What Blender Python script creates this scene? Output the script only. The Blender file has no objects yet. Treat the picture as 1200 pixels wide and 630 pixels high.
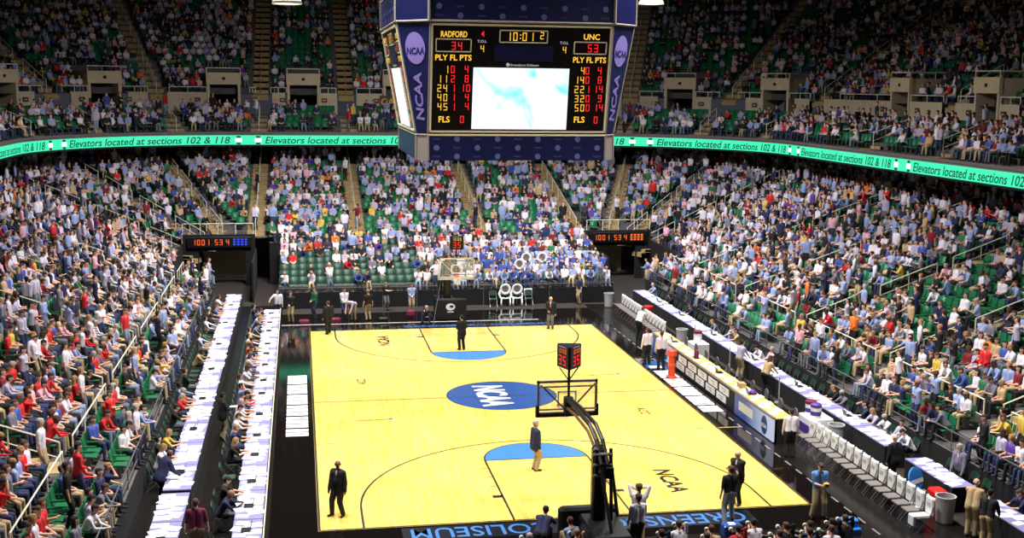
import bpy, math, random
import numpy as np
from mathutils import Vector, Matrix
rnd = random.Random(11)
PI = math.pi
scn = bpy.context.scene
COL = scn.collection

# ------------------------------------------------------------------ materials
def lin(c):
    return tuple(((x/12.92) if x <= .04045 else ((x+.055)/1.055)**2.4) for x in c)
def mat(name, rgb, rough=.7, metal=0., emit=0., noise=0., nscale=8., coat=0., spec=.5, srgb=True):
    m = bpy.data.materials.new(name); m.use_nodes = True
    nt = m.node_tree; b = nt.nodes['Principled BSDF']
    c = lin(rgb) if srgb else rgb
    b.inputs['Base Color'].default_value = (*c, 1)
    b.inputs['Roughness'].default_value = rough
    b.inputs['Metallic'].default_value = metal
    b.inputs['Specular IOR Level'].default_value = spec
    if coat: b.inputs['Coat Weight'].default_value = coat; b.inputs['Coat Roughness'].default_value = .08
    if emit:
        b.inputs['Emission Color'].default_value = (*c, 1); b.inputs['Emission Strength'].default_value = emit
        b.inputs['Base Color'].default_value = (*[x*.3 for x in c], 1)
    if noise:
        tc = nt.nodes.new('ShaderNodeTexCoord'); n = nt.nodes.new('ShaderNodeTexNoise'); n.inputs['Scale'].default_value = nscale
        r = nt.nodes.new('ShaderNodeValToRGB')
        r.color_ramp.elements[0].position = .3; r.color_ramp.elements[1].position = .7
        r.color_ramp.elements[0].color = (*[x*(1-noise) for x in c], 1); r.color_ramp.elements[1].color = (*[min(1, x*(1+noise)) for x in c], 1)
        nt.links.new(tc.outputs['Object'], n.inputs['Vector']); nt.links.new(n.outputs['Fac'], r.inputs['Fac']); nt.links.new(r.outputs['Color'], b.inputs['Base Color'])
    return m
M = {}
def mk(k, *a, **kw): M[k] = mat(k, *a, **kw)
mk('concrete', (.36,.34,.34), .9, noise=.2, nscale=1.5)
mk('stair_tan', (.66,.56,.38), .9, noise=.15, nscale=3)
mk('wall_tan', (.80,.73,.60), .8, noise=.06, nscale=2)
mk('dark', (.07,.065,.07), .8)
mk('black_cloth', (.055,.052,.058), .95, noise=.25, nscale=6)
mk('carpet', (.17,.14,.12), .95, noise=.15, nscale=4)
mk('floor_black', (.10,.085,.08), .22, noise=.15, nscale=1.2)
mk('apron', (.075,.06,.055), .07, spec=.7)
mk('green_seat', (.10,.42,.26), .45, noise=.1, nscale=.4)
mk('green_dark', (.10,.25,.18), .5)
mk('steel', (.62,.62,.62), .35, .8)
mk('rail', (.90,.87,.78), .4)
mk('rail_dark', (.35,.34,.33), .5)
mk('white', (.93,.93,.93), .6)
mk('paper', (.96,.96,.98), .8)
mk('paper_cream', (.93,.88,.74), .8)
mk('table_lav', (.52,.50,.68), .7)
mk('table_wood', (.80,.68,.36), .5)
mk('black', (.04,.04,.045), .4)
mk('black_gloss', (.03,.03,.035), .15)
mk('blue', (.16,.31,.58), .3)
mk('blue_lt', (.24,.46,.76), .35)
mk('blue_dk', (.07,.10,.30), .5)
mk('blue_night', (.03,.035,.09), .35)
mk('navy_panel', (.055,.07,.24), .35, noise=.15, nscale=1.5)
mk('logo_grey', (.27,.31,.52), .5)
mk('lilac', (.44,.38,.64), .5)
mk('panel_black', (.05,.035,.045), .3)
mk('frame_cream', (.80,.77,.68), .4)
mk('gray', (.45,.42,.41), .6)
mk('gray_lt', (.70,.70,.70), .6)
mk('red', (.82,.10,.10), .5)
mk('orange_red', (.90,.28,.16), .5)
mk('purple', (.32,.20,.55), .5)
mk('maroon', (.42,.08,.22), .8)
mk('gold', (.95,.72,.25), .5)
mk('rim', (.95,.35,.12), .4)
mk('brown', (.35,.22,.12), .6)
mk('skyblue', (.20,.52,.85), .5)
mk('led_y', (1.,.78,.22), emit=1.0)
mk('led_r', (1.,.12,.16), emit=1.1)
mk('led_o', (1.,.42,.10), emit=1.1)
mk('led_b', (.15,.3,1.), emit=.8)
mk('led_w', (.8,.8,.85), emit=.5)
mk('ribbon_green', (.25,.93,.70), emit=1.0)
mk('ribbon_text', (.02,.42,.33), emit=.35)
mk('ribbon_white', (.95,1.,.95), emit=1.0)
mk('lamp_glow', (1.,.98,.85), emit=3)
mk('court_line', (.16,.11,.06), .4)
mk('court_black', (.10,.08,.08), .35)
mk('eye', (.10,.07,.06), .3)
mk('lip', (.62,.32,.28), .5)
mk('glass', (.9,.95,.95), .05)
g = M['glass'].node_tree.nodes['Principled BSDF']; g.inputs['Alpha'].default_value = .12
# video screen: white with cyan swirls
def screen_mat():
    m = bpy.data.materials.new('video_screen'); m.use_nodes = True; nt = m.node_tree; b = nt.nodes['Principled BSDF']
    tc = nt.nodes.new('ShaderNodeTexCoord'); mp = nt.nodes.new('ShaderNodeMapping'); n = nt.nodes.new('ShaderNodeTexNoise'); r = nt.nodes.new('ShaderNodeValToRGB')
    mp.inputs['Location'].default_value = (3.2, .4, 1.7)
    n.inputs['Scale'].default_value = .55; n.inputs['Distortion'].default_value = 1.4; n.inputs['Detail'].default_value = 2
    e = r.color_ramp.elements; e[0].position = .26; e[0].color = (.15,.78,.78,1); e[1].position = .42; e[1].color = (.86,1,1,1)
    nt.links.new(tc.outputs['Object'], mp.inputs['Vector']); nt.links.new(mp.outputs['Vector'], n.inputs['Vector'])
    nt.links.new(n.outputs['Fac'], r.inputs['Fac']); nt.links.new(r.outputs['Color'], b.inputs['Emission Color'])
    b.inputs['Emission Strength'].default_value = 1.15; b.inputs['Base Color'].default_value = (.1,.1,.1,1)
    return m
M['screen'] = screen_mat()
def court_mat():
    m = bpy.data.materials.new('maple_boards'); m.use_nodes = True; nt = m.node_tree; b = nt.nodes['Principled BSDF']
    tc = nt.nodes.new('ShaderNodeTexCoord'); mp = nt.nodes.new('ShaderNodeMapping')
    mp.inputs['Rotation'].default_value = (0, 0, PI/2)
    br = nt.nodes.new('ShaderNodeTexBrick'); br.inputs['Scale'].default_value = 1.0
    br.inputs['Brick Width'].default_value = 1.1; br.inputs['Row Height'].default_value = .09; br.inputs['Mortar Size'].default_value = 0.0
    br.inputs['Color1'].default_value = (*lin((.88,.75,.37)), 1); br.inputs['Color2'].default_value = (*lin((.93,.82,.46)), 1)
    br.inputs['Mortar'].default_value = (*lin((.85,.70,.38)), 1)
    n = nt.nodes.new('ShaderNodeTexNoise'); n.inputs['Scale'].default_value = .35; n.inputs['Detail'].default_value = 5
    r = nt.nodes.new('ShaderNodeValToRGB'); r.color_ramp.elements[0].position = .3; r.color_ramp.elements[0].color = (.90,.84,.72,1); r.color_ramp.elements[1].position = .62; r.color_ramp.elements[1].color = (1,1,1,1)
    mx = nt.nodes.new('ShaderNodeMixRGB'); mx.blend_type = 'MULTIPLY'; mx.inputs['Fac'].default_value = 1
    L = nt.links
    L.new(tc.outputs['Object'], mp.inputs['Vector']); L.new(mp.outputs['Vector'], br.inputs['Vector']); L.new(tc.outputs['Object'], n.inputs['Vector'])
    L.new(n.outputs['Fac'], r.inputs['Fac']); L.new(br.outputs['Color'], mx.inputs['Color1']); L.new(r.outputs['Color'], mx.inputs['Color2']); L.new(mx.outputs['Color'], b.inputs['Base Color'])
    b.inputs['Roughness'].default_value = .16; b.inputs['Specular IOR Level'].default_value = .45
    return m
M['court'] = court_mat()

# ------------------------------------------------------------------ mesh helpers
class MB:
    def __init__(s): s.v = []; s.f = []; s.m = []; s.mats = []
    def mi(s, k):
        if k not in s.mats: s.mats.append(k)
        return s.mats.index(k)
    def poly(s, pts, k):
        n = len(s.v); s.v += [tuple(p) for p in pts]; s.f.append(tuple(range(n, n+len(pts)))); s.m.append(s.mi(k)); return s
    def raw(s, vs, fs, k):
        n = len(s.v); s.v += [tuple(p) for p in vs]; i = s.mi(k)
        for f in fs: s.f.append(tuple(a+n for a in f)); s.m.append(i)
        return s
    def box(s, x0, x1, y0, y1, z0, z1, k, mtx=None):
        vs = [(x0,y0,z0),(x1,y0,z0),(x1,y1,z0),(x0,y1,z0),(x0,y0,z1),(x1,y0,z1),(x1,y1,z1),(x0,y1,z1)]
        if mtx is not None: vs = [tuple(mtx @ Vector(p)) for p in vs]
        return s.raw(vs, [(0,3,2,1),(4,5,6,7),(0,1,5,4),(1,2,6,5),(2,3,7,6),(3,0,4,7)], k)
    def bbox(s, x0, x1, y0, y1, z0, z1, k, b=.02, mtx=None):
        # box with chamfered vertical and top edges
        def ring(z, d): return [(x0+d+b,y0+d,z),(x1-d-b,y0+d,z),(x1-d,y0+d+b,z),(x1-d,y1-d-b,z),(x1-d-b,y1-d,z),(x0+d+b,y1-d,z),(x0+d,y1-d-b,z),(x0+d,y0+d+b,z)]
        R = ring(z0, 0)+ring(z1-b, 0)+ring(z1, b*.7)
        if mtx is not None: R = [tuple(mtx @ Vector(p)) for p in R]
        fs = [tuple(range(7,-1,-1)), tuple(range(16,24))]
        for j in (0, 8):
            for i in range(8): fs.append((j+i, j+(i+1)%8, j+8+(i+1)%8, j+8+i))
        return s.raw(R, fs, k)
    def tube(s, pts, r, k, n=6, r2=None, cap=True):
        pts = [Vector(p) for p in pts]; N = len(pts); rings = []
        for i, p in enumerate(pts):
            d = (pts[min(i+1, N-1)]-pts[max(i-1, 0)]).normalized()
            a = d.cross(Vector((0,0,1)) if abs(d.z) < .95 else Vector((1,0,0))).normalized(); b = d.cross(a)
            rr = r if r2 is None else r+(r2-r)*i/(N-1)
            rings += [tuple(p+(a*math.cos(2*PI*j/n)+b*math.sin(2*PI*j/n))*rr) for j in range(n)]
        fs = []
        for i in range(N-1):
            for j in range(n): fs.append((i*n+j, i*n+(j+1)%n, (i+1)*n+(j+1)%n, (i+1)*n+j))
        if cap: fs += [tuple(range(n-1,-1,-1)), tuple(range((N-1)*n, N*n))]
        return s.raw(rings, fs, k)
    def lathe(s, c, prof, k, n=20, cap=True):
        vs = []
        for r, z in prof: vs += [(c[0]+r*math.cos(2*PI*j/n), c[1]+r*math.sin(2*PI*j/n), c[2]+z) for j in range(n)]
        fs = []
        for i in range(len(prof)-1):
            for j in range(n): fs.append((i*n+j, i*n+(j+1)%n, (i+1)*n+(j+1)%n, (i+1)*n+j))
        if cap: fs += [tuple(range(n-1,-1,-1)), tuple(range((len(prof)-1)*n, len(prof)*n))]
        return s.raw(vs, fs, k)
    def mesh(s, name):
        me = bpy.data.meshes.new(name); me.from_pydata(s.v, [], s.f)
        for k in s.mats: me.materials.append(M[k])
        me.polygons.foreach_set('material_index', s.m); me.update(); return me
    def build(s, name, parent=None, smooth=False):
        me = s.mesh(name); o = bpy.data.objects.new(name, me); COL.objects.link(o)
        if parent is not None: o.parent = parent
        if smooth: me.polygons.foreach_set('use_smooth', [True]*len(me.polygons))
        return o
def tag(o, label=None, cat=None, group=None, kind=None):
    if label: o['label'] = label
    if cat: o['category'] = cat
    if group: o['group'] = group
    if kind: o['kind'] = kind
    return o
def struct(o): o['kind'] = 'structure'; return o
def empty(name, loc=(0,0,0), rz=0, **kw):
    o = bpy.data.objects.new(name, None); o.empty_display_size = .1; COL.objects.link(o); o.location = loc; o.rotation_euler = (0,0,rz); return tag(o, **kw)
def copy_tree(o, parent=None):
    c = o.copy(); COL.objects.link(c)
    if parent is not None: c.parent = parent
    for ch in list(o.children): copy_tree(ch, c)
    return c
ORD = ['front','second','third','fourth','fifth','sixth','seventh','eighth','ninth','tenth','eleventh','twelfth','thirteenth','fourteenth','fifteenth','sixteenth','seventeenth','eighteenth','nineteenth','twentieth','twenty-first','twenty-second','twenty-third','twenty-fourth','twenty-fifth','twenty-sixth','twenty-seventh','twenty-eighth']
NTH = ['first']+ORD[1:]

# text as flat triangles (verts2d, faces)
_tc = {}
def text2d(s, size=1., shear=0., off=0., sx=1.):
    key = (s, shear, off)
    if key not in _tc:
        cu = bpy.data.curves.new('t', 'FONT'); cu.body = s; cu.size = 1; cu.align_x = 'CENTER'; cu.align_y = 'CENTER'; cu.shear = shear; cu.offset = off; cu.resolution_u = 3
        ob = bpy.data.objects.new('t', cu); COL.objects.link(ob)
        dg = bpy.context.evaluated_depsgraph_get(); me = bpy.data.meshes.new_from_object(ob.evaluated_get(dg))
        v = np.array([tuple(x.co) for x in me.vertices])[:, :2]; f = [tuple(p.vertices) for p in me.polygons]
        bpy.data.objects.remove(ob); bpy.data.curves.remove(cu); bpy.data.meshes.remove(me)
        mn, mx = v.min(0), v.max(0); v = (v-(mn+mx)/2)/(mx[1]-mn[1])      # cap height = 1
        _tc[key] = (v, f)
    v, f = _tc[key]; return v*np.array([size*sx, size]), f
def text_w(s, width, size, **kw):   # fit into width x height
    v, f = text2d(s, 1., **kw); w = v[:,0].max()-v[:,0].min(); return v*np.array([width/w, size]), f
SEG = {'0':'abcdef','1':'bc','2':'abged','3':'abgcd','4':'fgbc','5':'afgcd','6':'afgedc','7':'abc','8':'abcdefg','9':'abcdfg'}
def seg2d(s, h, gap=.28):
    w = h*.52; t = h*.13; quads = []; x = 0
    for ch in s:
        if ch == ':':
            for yy in (.3, .7): quads.append([(x, h*yy-t/2), (x+t, h*yy-t/2), (x+t, h*yy+t/2), (x, h*yy+t/2)])
            x += t+h*gap*.6; continue
        if ch == ' ': x += w+h*gap; continue
        R = {'a':(0,h-t,w,h),'d':(0,0,w,t),'g':(0,h/2-t/2,w,h/2+t/2),'b':(w-t,h/2,w,h),'c':(w-t,0,w,h/2),'f':(0,h/2,t,h),'e':(0,0,t,h/2)}
        for c in SEG[ch]:
            a, b, c2, d = R[c]; e = t*.12
            quads.append([(x+a+e,b+e),(x+c2-e,b+e),(x+c2-e,d-e),(x+a+e,d-e)])
        x += w+h*gap
    W = x-h*gap
    vs = []; fs = []
    for q in quads: n = len(vs); vs += [(a-W/2, b-h/2) for a, b in q]; fs.append((n,n+1,n+2,n+3))
    return np.array(vs), fs
def disc2d(r, n=24, ry=None):
    ry = ry or r
    return np.array([(r*math.cos(2*PI*i/n), ry*math.sin(2*PI*i/n)) for i in range(n)]), [tuple(range(n))]
def rect2d(w, h): return np.array([(-w/2,-h/2),(w/2,-h/2),(w/2,h/2),(-w/2,h/2)]), [(0,1,2,3)]
def put(mb, vf, k, fn, at=(0,0)):   # fn maps 2-D panel point to 3-D
    v, f = vf; mb.raw([fn(x+at[0], y+at[1]) for x, y in v], f, k)
# ------------------------------------------------------------------ people
def capsule(a, ra, b, rb, n=10):
    a = Vector(a); b = Vector(b); d = b-a; L = d.length
    d = d/L if L > 1e-6 else Vector((0,0,1))
    u = d.cross(Vector((0,0,1)) if abs(d.z) < .9 else Vector((0,1,0))).normalized(); w = d.cross(u)
    vs = [tuple(a-d*ra)]; rings = 0
    for c, r, angs in ((a, ra, (-60,-30,0)), (b, rb, (0,30,60))):
        for t in angs:
            t = math.radians(t); cc = c+d*r*math.sin(t); rr = r*math.cos(t); rings += 1
            vs += [tuple(cc+(u*math.cos(2*PI*j/n)+w*math.sin(2*PI*j/n))*rr) for j in range(n)]
    vs.append(tuple(b+d*rb)); fs = []
    for j in range(n): fs.append((0, 1+(j+1)%n, 1+j))
    for i in range(rings-1):
        for j in range(n): fs.append((1+i*n+j, 1+i*n+(j+1)%n, 1+(i+1)*n+(j+1)%n, 1+(i+1)*n+j))
    e = len(vs)-1; o = 1+(rings-1)*n
    for j in range(n): fs.append((e, o+j, o+(j+1)%n))
    return vs, fs
def ik(root, tgt, l1, l2, pole):
    root = Vector(root); tgt = Vector(tgt); d = tgt-root; L = min(d.length, (l1+l2)*.995); d.normalize(); tgt = root+d*L
    a = (l1*l1-l2*l2+L*L)/(2*L); h = math.sqrt(max(l1*l1-a*a, 0)); p = Vector(pole); p = p-d*p.dot(d); p.normalize()
    return root+d*a+p*h, tgt
REG = dict(skin=0, top=1, pants=2, hair=3, shoe=4, eye=5, lip=6)
def body(hz=.95, hy=0, lean=0., side=0., turn=0., nod=0., hl=None, hr=None, fl=None, fr=None, poleL=None, poleR=None, kneeL=(0,1,.3), kneeR=(0,1,.3),
         sleeve='long', fat=1., hair='short', detail=0, curl=.5, shorts=False):
    """capsules (a, ra, b, rb, region) of a figure facing +Y, soles at z=0"""
    C = []; A = lambda a, ra, b, rb, r: C.append((Vector(a), ra, Vector(b), rb, REG[r]))
    hip = Vector((0, hy, hz)); up = Vector((math.sin(side), math.sin(lean), math.cos(lean))).normalized(); fw = Vector((0, math.cos(lean), -math.sin(lean)))
    X = Vector((1,0,0)); neck = hip+up*.50; mid = hip+up*.2
    f = fat
    for s in (-1, 1):
        A(hip+X*s*.088*f+up*.0, .112*f, mid+X*s*.082*f+fw*.015, .108*f, 'pants' if 0 else 'top')
        A(mid+X*s*.082*f+fw*.01, .108*f, neck+X*s*.10-up*.10+fw*.01, .112, 'top')
        A(neck+X*s*.04-up*.03, .07, neck+X*s*.175-up*.045, .062, 'top')
        A(hip+X*s*.08*f-up*.02, .108*f, hip+X*s*.09*f-up*.05, .10*f, 'pants')
    if f > 1.05: A(mid+fw*.05*f, .11*f, mid+fw*.04+up*.1, .09*f, 'top')
    # head
    q = Matrix.Rotation(turn, 3, 'Z'); hf = q @ (fw*math.cos(nod)-up*math.sin(nod)); hu = q @ (up*math.cos(nod)+fw*math.sin(nod)); hx = hf.cross(hu).normalized()
    hb = neck+up*.068+fw*.014; hc = hb+hu*.115+hf*.012
    A(neck-up*.02, .066, hb+hu*.02, .058, 'skin')
    A(hc+hu*.03-hf*.018, .090, hc+hu*.022+hf*.012, .084, 'skin'); A(hc-hu*.075+hf*.028, .050, hc-hu*.01+hf*.012, .076, 'skin')
    A(hc-hu*.02+hf*.092, .013, hc+hu*.012+hf*.084, .009, 'skin'); A(hc-hu*.092+hf*.06, .022, hc-hu*.085+hf*.045, .026, 'skin')
    for s in (-1, 1):
        A(hc+hx*s*.084-hu*.022-hf*.01, .013, hc+hx*s*.088+hu*.016-hf*.014, .016, 'skin')
        if detail: A(hc+hx*s*.031+hu*.012+hf*.082, .010, hc+hx*s*.034+hu*.012+hf*.081, .010, 'eye')
    if detail: A(hc-hu*.052+hf*.078+hx*.014, .007, hc-hu*.052+hf*.078-hx*.014, .007, 'lip')
    if hair != 'bald':
        A(hc+hu*.045-hf*.035, .093, hc+hu*.055+hf*.012, .078, 'hair'); A(hc+hu*.0-hf*.05, .075, hc-hu*.03-hf*.05, .06, 'hair')
        if hair == 'long':
            for s in (-1, 1): A(hc+hx*s*.055-hf*.035+hu*.02, .055, hc+hx*s*.06-hu*.15-hf*.04, .045, 'hair')
            A(hc-hf*.06, .07, hc-hu*.17-hf*.06, .055, 'hair')
        if hair == 'cap': A(hc+hu*.055+hf*.06, .035, hc+hu*.045+hf*.13, .022, 'hair')
    else: A(hc-hu*.015-hf*.055, .062, hc-hu*.035-hf*.045, .052, 'hair')
    # arms
    dl = {}
    for s, tg, pole in ((-1, hl, poleL), (1, hr, poleR)):
        sh = neck+X*s*.195-up*.05
        tg = Vector(tg) if tg is not None else Vector((s*.30, hy+.06, hz-.17))
        pole = pole or (s*.6, -1, -.2)
        el, wr = ik(sh, tg, .29, .26, pole)
        A(sh, .060, el, .045, 'top'); rg = 'top' if sleeve == 'long' else 'skin'
        if sleeve == 'short': A(sh, .068, sh+(el-sh)*.6, .060, 'top')
        A(el, .044, wr, .030, rg)
        d = (wr-el).normalized(); inw = Vector((-s*1., .25, 0)); inw = (inw-d*inw.dot(d)).normalized(); sd = d.cross(inw).normalized()
        pm = wr+d*.085
        if not detail: A(wr+d*.015, .030, pm+inw*.01, .036, 'skin'); A(pm, .028, pm+d*.05+inw*.03, .020, 'skin')
        else:
            A(wr+d*.012+sd*.018, .022, pm+sd*.026, .017, 'skin'); A(wr+d*.012-sd*.018, .022, pm-sd*.026, .017, 'skin'); A(wr+d*.02, .022, pm, .017, 'skin')
            for i, (o, ln) in enumerate(((-.034,.062),(-.012,.074),(.011,.070),(.033,.054))):
                k0 = pm+sd*o; c1 = curl*.9; d1 = d*math.cos(c1)+inw*math.sin(c1); k1 = k0+d1*ln*.5; c2 = curl*1.9; d2 = d*math.cos(c2)+inw*math.sin(c2)
                A(k0, .010, k1, .0092, 'skin'); A(k1, .0092, k1+d2*ln*.55, .008, 'skin')
            t0 = wr+d*.03-sd*.028; t1 = t0+(d*.5-sd*.55+inw*.4).normalized()*.045; A(t0, .013, t1, .0105, 'skin'); A(t1, .0105, t1+(d*.8+inw*.5).normalized()*.034, .009, 'skin')
        dl[s] = pm
    # legs
    for s, tg, kn in ((-1, fl, kneeL), (1, fr, kneeR)):
        hj = hip+X*s*.09-up*.03 if hz > .7 else hip+X*s*.09
        tg = Vector(tg) if tg is not None else Vector((s*.11, hy, .085))
        k, an = ik(hj, tg, .43, .44, kn)
        A(hj, .098*f, k, .072, 'pants')
        lr = 'skin' if shorts else 'pants'
        A(k, .068, an+(k-an)*.45, .060, lr); A(an+(k-an)*.45, .060, an, .052 if lr == 'pants' else .042, lr)
        ft = Vector((s*.25, 1, 0)).normalized()
        A(an+Vector((0,0,-.035))-ft*.035, .046, an+Vector((0,0,-.048))+ft*.15, .036, 'shoe')
    return C, dict(hc=hc, hu=hu, hf=hf, hx=hx, neck=neck, hip=hip, up=up, fw=fw, X=X, hand=dl)
def caps_mesh(C, voxel, ratio=1., mats=None, name='m', smooth=2, grow=0.):
    vs = []; fs = []
    for a, ra, b, rb, r in C:
        v, f = capsule(a, ra+grow, b, rb+grow); n = len(vs); vs += v; fs += [tuple(i+n for i in q) for q in f]
    me = bpy.data.meshes.new('tmp'); me.from_pydata(vs, [], fs)
    ob = bpy.data.objects.new('tmp', me); COL.objects.link(ob)
    md = ob.modifiers.new('r', 'REMESH'); md.mode = 'VOXEL'; md.voxel_size = voxel
    if smooth: s = ob.modifiers.new('s', 'SMOOTH'); s.iterations = smooth; s.factor = .5
    if ratio < 1: d = ob.modifiers.new('d', 'DECIMATE'); d.ratio = ratio
    dg = bpy.context.evaluated_depsgraph_get(); out = bpy.data.meshes.new_from_object(ob.evaluated_get(dg)); out.name = name
    bpy.data.objects.remove(ob); bpy.data.meshes.remove(me)
    n = len(out.polygons); cen = np.zeros(n*3); out.polygons.foreach_get('center', cen); cen = cen.reshape(-1, 3)
    best = np.full(n, 1e9); reg = np.zeros(n, int)
    for a, ra, b, rb, r in C:
        a = np.array(a); d = np.array(b)-a; L = max(d@d, 1e-9); t = np.clip(((cen-a)@d)/L, 0, 1)
        dist = np.linalg.norm(cen-a-t[:,None]*d, axis=1)-(ra+(rb-ra)*t)
        if r == REG['hair']: dist = dist-.004
        if r in (5, 6): dist = dist-.006
        m_ = dist < best; best[m_] = dist[m_]; reg[m_] = r
    if mats is not None:
        out.materials.clear()
        for m_ in mats: out.materials.append(m_)
        out.polygons.foreach_set('material_index', np.minimum(reg, len(mats)-1).astype(np.int32))
    out.polygons.foreach_set('use_smooth', [True]*n)
    return out
def cmat(name, rgb, rough=.85): M[name] = mat(name, rgb, rough); return M[name]
SK = ['skin_light','skin_tan','skin_brown']
cmat('skin_light', (.86,.66,.55), .6); cmat('skin_tan', (.78,.56,.44), .6); cmat('skin_brown', (.40,.26,.19), .6)
TOPS = [('white',(.88,.86,.90),25),('light blue',(.56,.62,.80),19),('pale grey',(.70,.68,.76),10),('grey',(.44,.43,.50),7),('black',(.07,.07,.08),11),('navy',(.12,.15,.30),10),('blue',(.22,.32,.62),4),
        ('red',(.80,.12,.14),4),('dark red',(.48,.08,.13),2),('tan',(.74,.62,.46),3),('pink',(.90,.66,.72),3),('yellow',(.85,.70,.28),1.2),('green',(.18,.42,.28),1),('orange',(.90,.45,.15),.8),('purple',(.35,.22,.60),1)]
for n_, c_, w_ in TOPS: cmat('top_'+n_.replace(' ', '_'), c_)
PANTS = [('dark blue',(.16,.20,.34)),('black',(.08,.08,.09)),('khaki',(.70,.61,.46)),('grey',(.40,.40,.43)),('pale blue',(.50,.55,.64))]
for n_, c_ in PANTS: cmat('pants_'+n_.replace(' ', '_'), c_)
HAIRS = [('dark brown',(.16,.11,.08)),('brown',(.28,.19,.13)),('blond',(.58,.44,.27)),('grey',(.62,.60,.58)),('black',(.06,.05,.05))]
for n_, c_ in HAIRS: cmat('hair_'+n_.replace(' ', '_'), c_)
cmat('shoe', (.12,.11,.11)); cmat('shoe_white', (.85,.85,.85))
SIT = dict(hz=.54, hy=-.06, fl=(-.14,.40,.085), fr=(.14,.40,.085))
def sit(**k): d = dict(SIT); d.update(k); return d
POSES = {  # name: (words, kwargs)
 'sit_lap': ('sitting with hands on the lap', sit(lean=-.05, hl=(-.10,.16,.66), hr=(.10,.20,.66))),
 'sit_forward': ('sitting and leaning forward', sit(lean=.5, nod=-.3, hl=(-.08,.52,.66), hr=(.08,.52,.66))),
 'sit_crossed': ('sitting with arms folded', sit(lean=-.05, hl=(.10,.20,.84), hr=(-.10,.23,.80), turn=.3)),
 'sit_chin': ('sitting with a hand at the chin', sit(lean=.2, hl=(-.10,.34,.66), hr=(.06,.20,1.14), poleR=(.5,.3,-1), nod=-.1)),
 'sit_turned': ('sitting and looking aside', sit(lean=0., hl=(-.16,.20,.64), hr=(.08,.20,.66), turn=-.8)),
 'sit_reading': ('sitting and looking down at the hands', sit(lean=.12, nod=.35, hl=(-.07,.34,.80), hr=(.07,.34,.80))),
 'sit_long': ('sitting, with long hair', sit(lean=-.03, hl=(-.08,.18,.68), hr=(.10,.20,.66), hair='long', turn=.25)),
 'sit_cap': ('sitting, in a cap', sit(lean=.05, hl=(-.12,.22,.66), hr=(.12,.18,.66), hair='cap', turn=.15)),
 'stand_down': ('standing with arms hanging', dict(turn=.2)),
 'stand_crossed': ('standing with arms folded', dict(hl=(.12,.20,1.22), hr=(-.12,.23,1.18), turn=-.2)),
 'stand_front': ('standing with hands together', dict(hl=(-.04,.24,1.0), hr=(.04,.24,1.02), nod=.15)),
 'stand_reach': ('standing with an arm out', dict(hl=(-.26,.05,.80), hr=(.42,.36,1.12), turn=-.4, hair='long')),
}
PN = list(POSES)
defm = [M['skin_light'], M['top_white'], M['pants_black'], M['hair_brown'], M['shoe']]
PMED = {}; PLOW = {}; PTINY = {}
for n_ in PN:
    kw = dict(POSES[n_][1]); kw['sleeve'] = 'short' if n_ not in ('sit_forward','stand_front') else 'long'
    c_, _ = body(**kw)
    PMED[n_] = caps_mesh(c_, .022, .30, defm, 'spectator_'+n_)
    PLOW[n_] = caps_mesh(c_, .035, .17, defm, 'low', 1)
    PTINY[n_] = caps_mesh(c_, .045, .12, defm, 'tiny', 1)
def person_obj(meshname, loc, rz, sk, tp, pn, hr, name='person', src=PMED):
    o = bpy.data.objects.new(name, src[meshname] if isinstance(meshname, str) else meshname); COL.objects.link(o); o.location = loc; o.rotation_euler = (0,0,rz)
    for i, k in enumerate((sk, tp, pn, hr)):
        o.material_slots[i].link = 'OBJECT'; o.material_slots[i].material = M[k]
    return o
TMESH = {}
for n_, kw in {'type': dict(lean=.22, nod=.2, hl=(-.13,.50,.80), hr=(.13,.50,.80)), 'write': dict(lean=.5, nod=.1, hl=(-.2,.52,.80), hr=(.10,.55,.80), side=.1),
               'phone': dict(lean=.1, hl=(-.15,.46,.80), hr=(.12,.12,1.24), poleR=(.8,.2,-.6)), 'back': dict(lean=-.08, hl=(-.15,.42,.79), hr=(.12,.30,.68), turn=.5),
               'long': dict(lean=.3, nod=.1, hl=(-.13,.50,.80), hr=(.13,.50,.80), hair='long')}.items():
    c_, _ = body(**sit(sleeve='long' if n_ in ('write','back') else 'short', **kw)); TMESH[n_] = caps_mesh(c_, .018, .35, defm, 'press_'+n_)
TW = {'type':'typing', 'write':'bent over the table writing', 'phone':'with a hand raised to the ear', 'back':'leaning back', 'long':'with long hair leaning in'}

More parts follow.
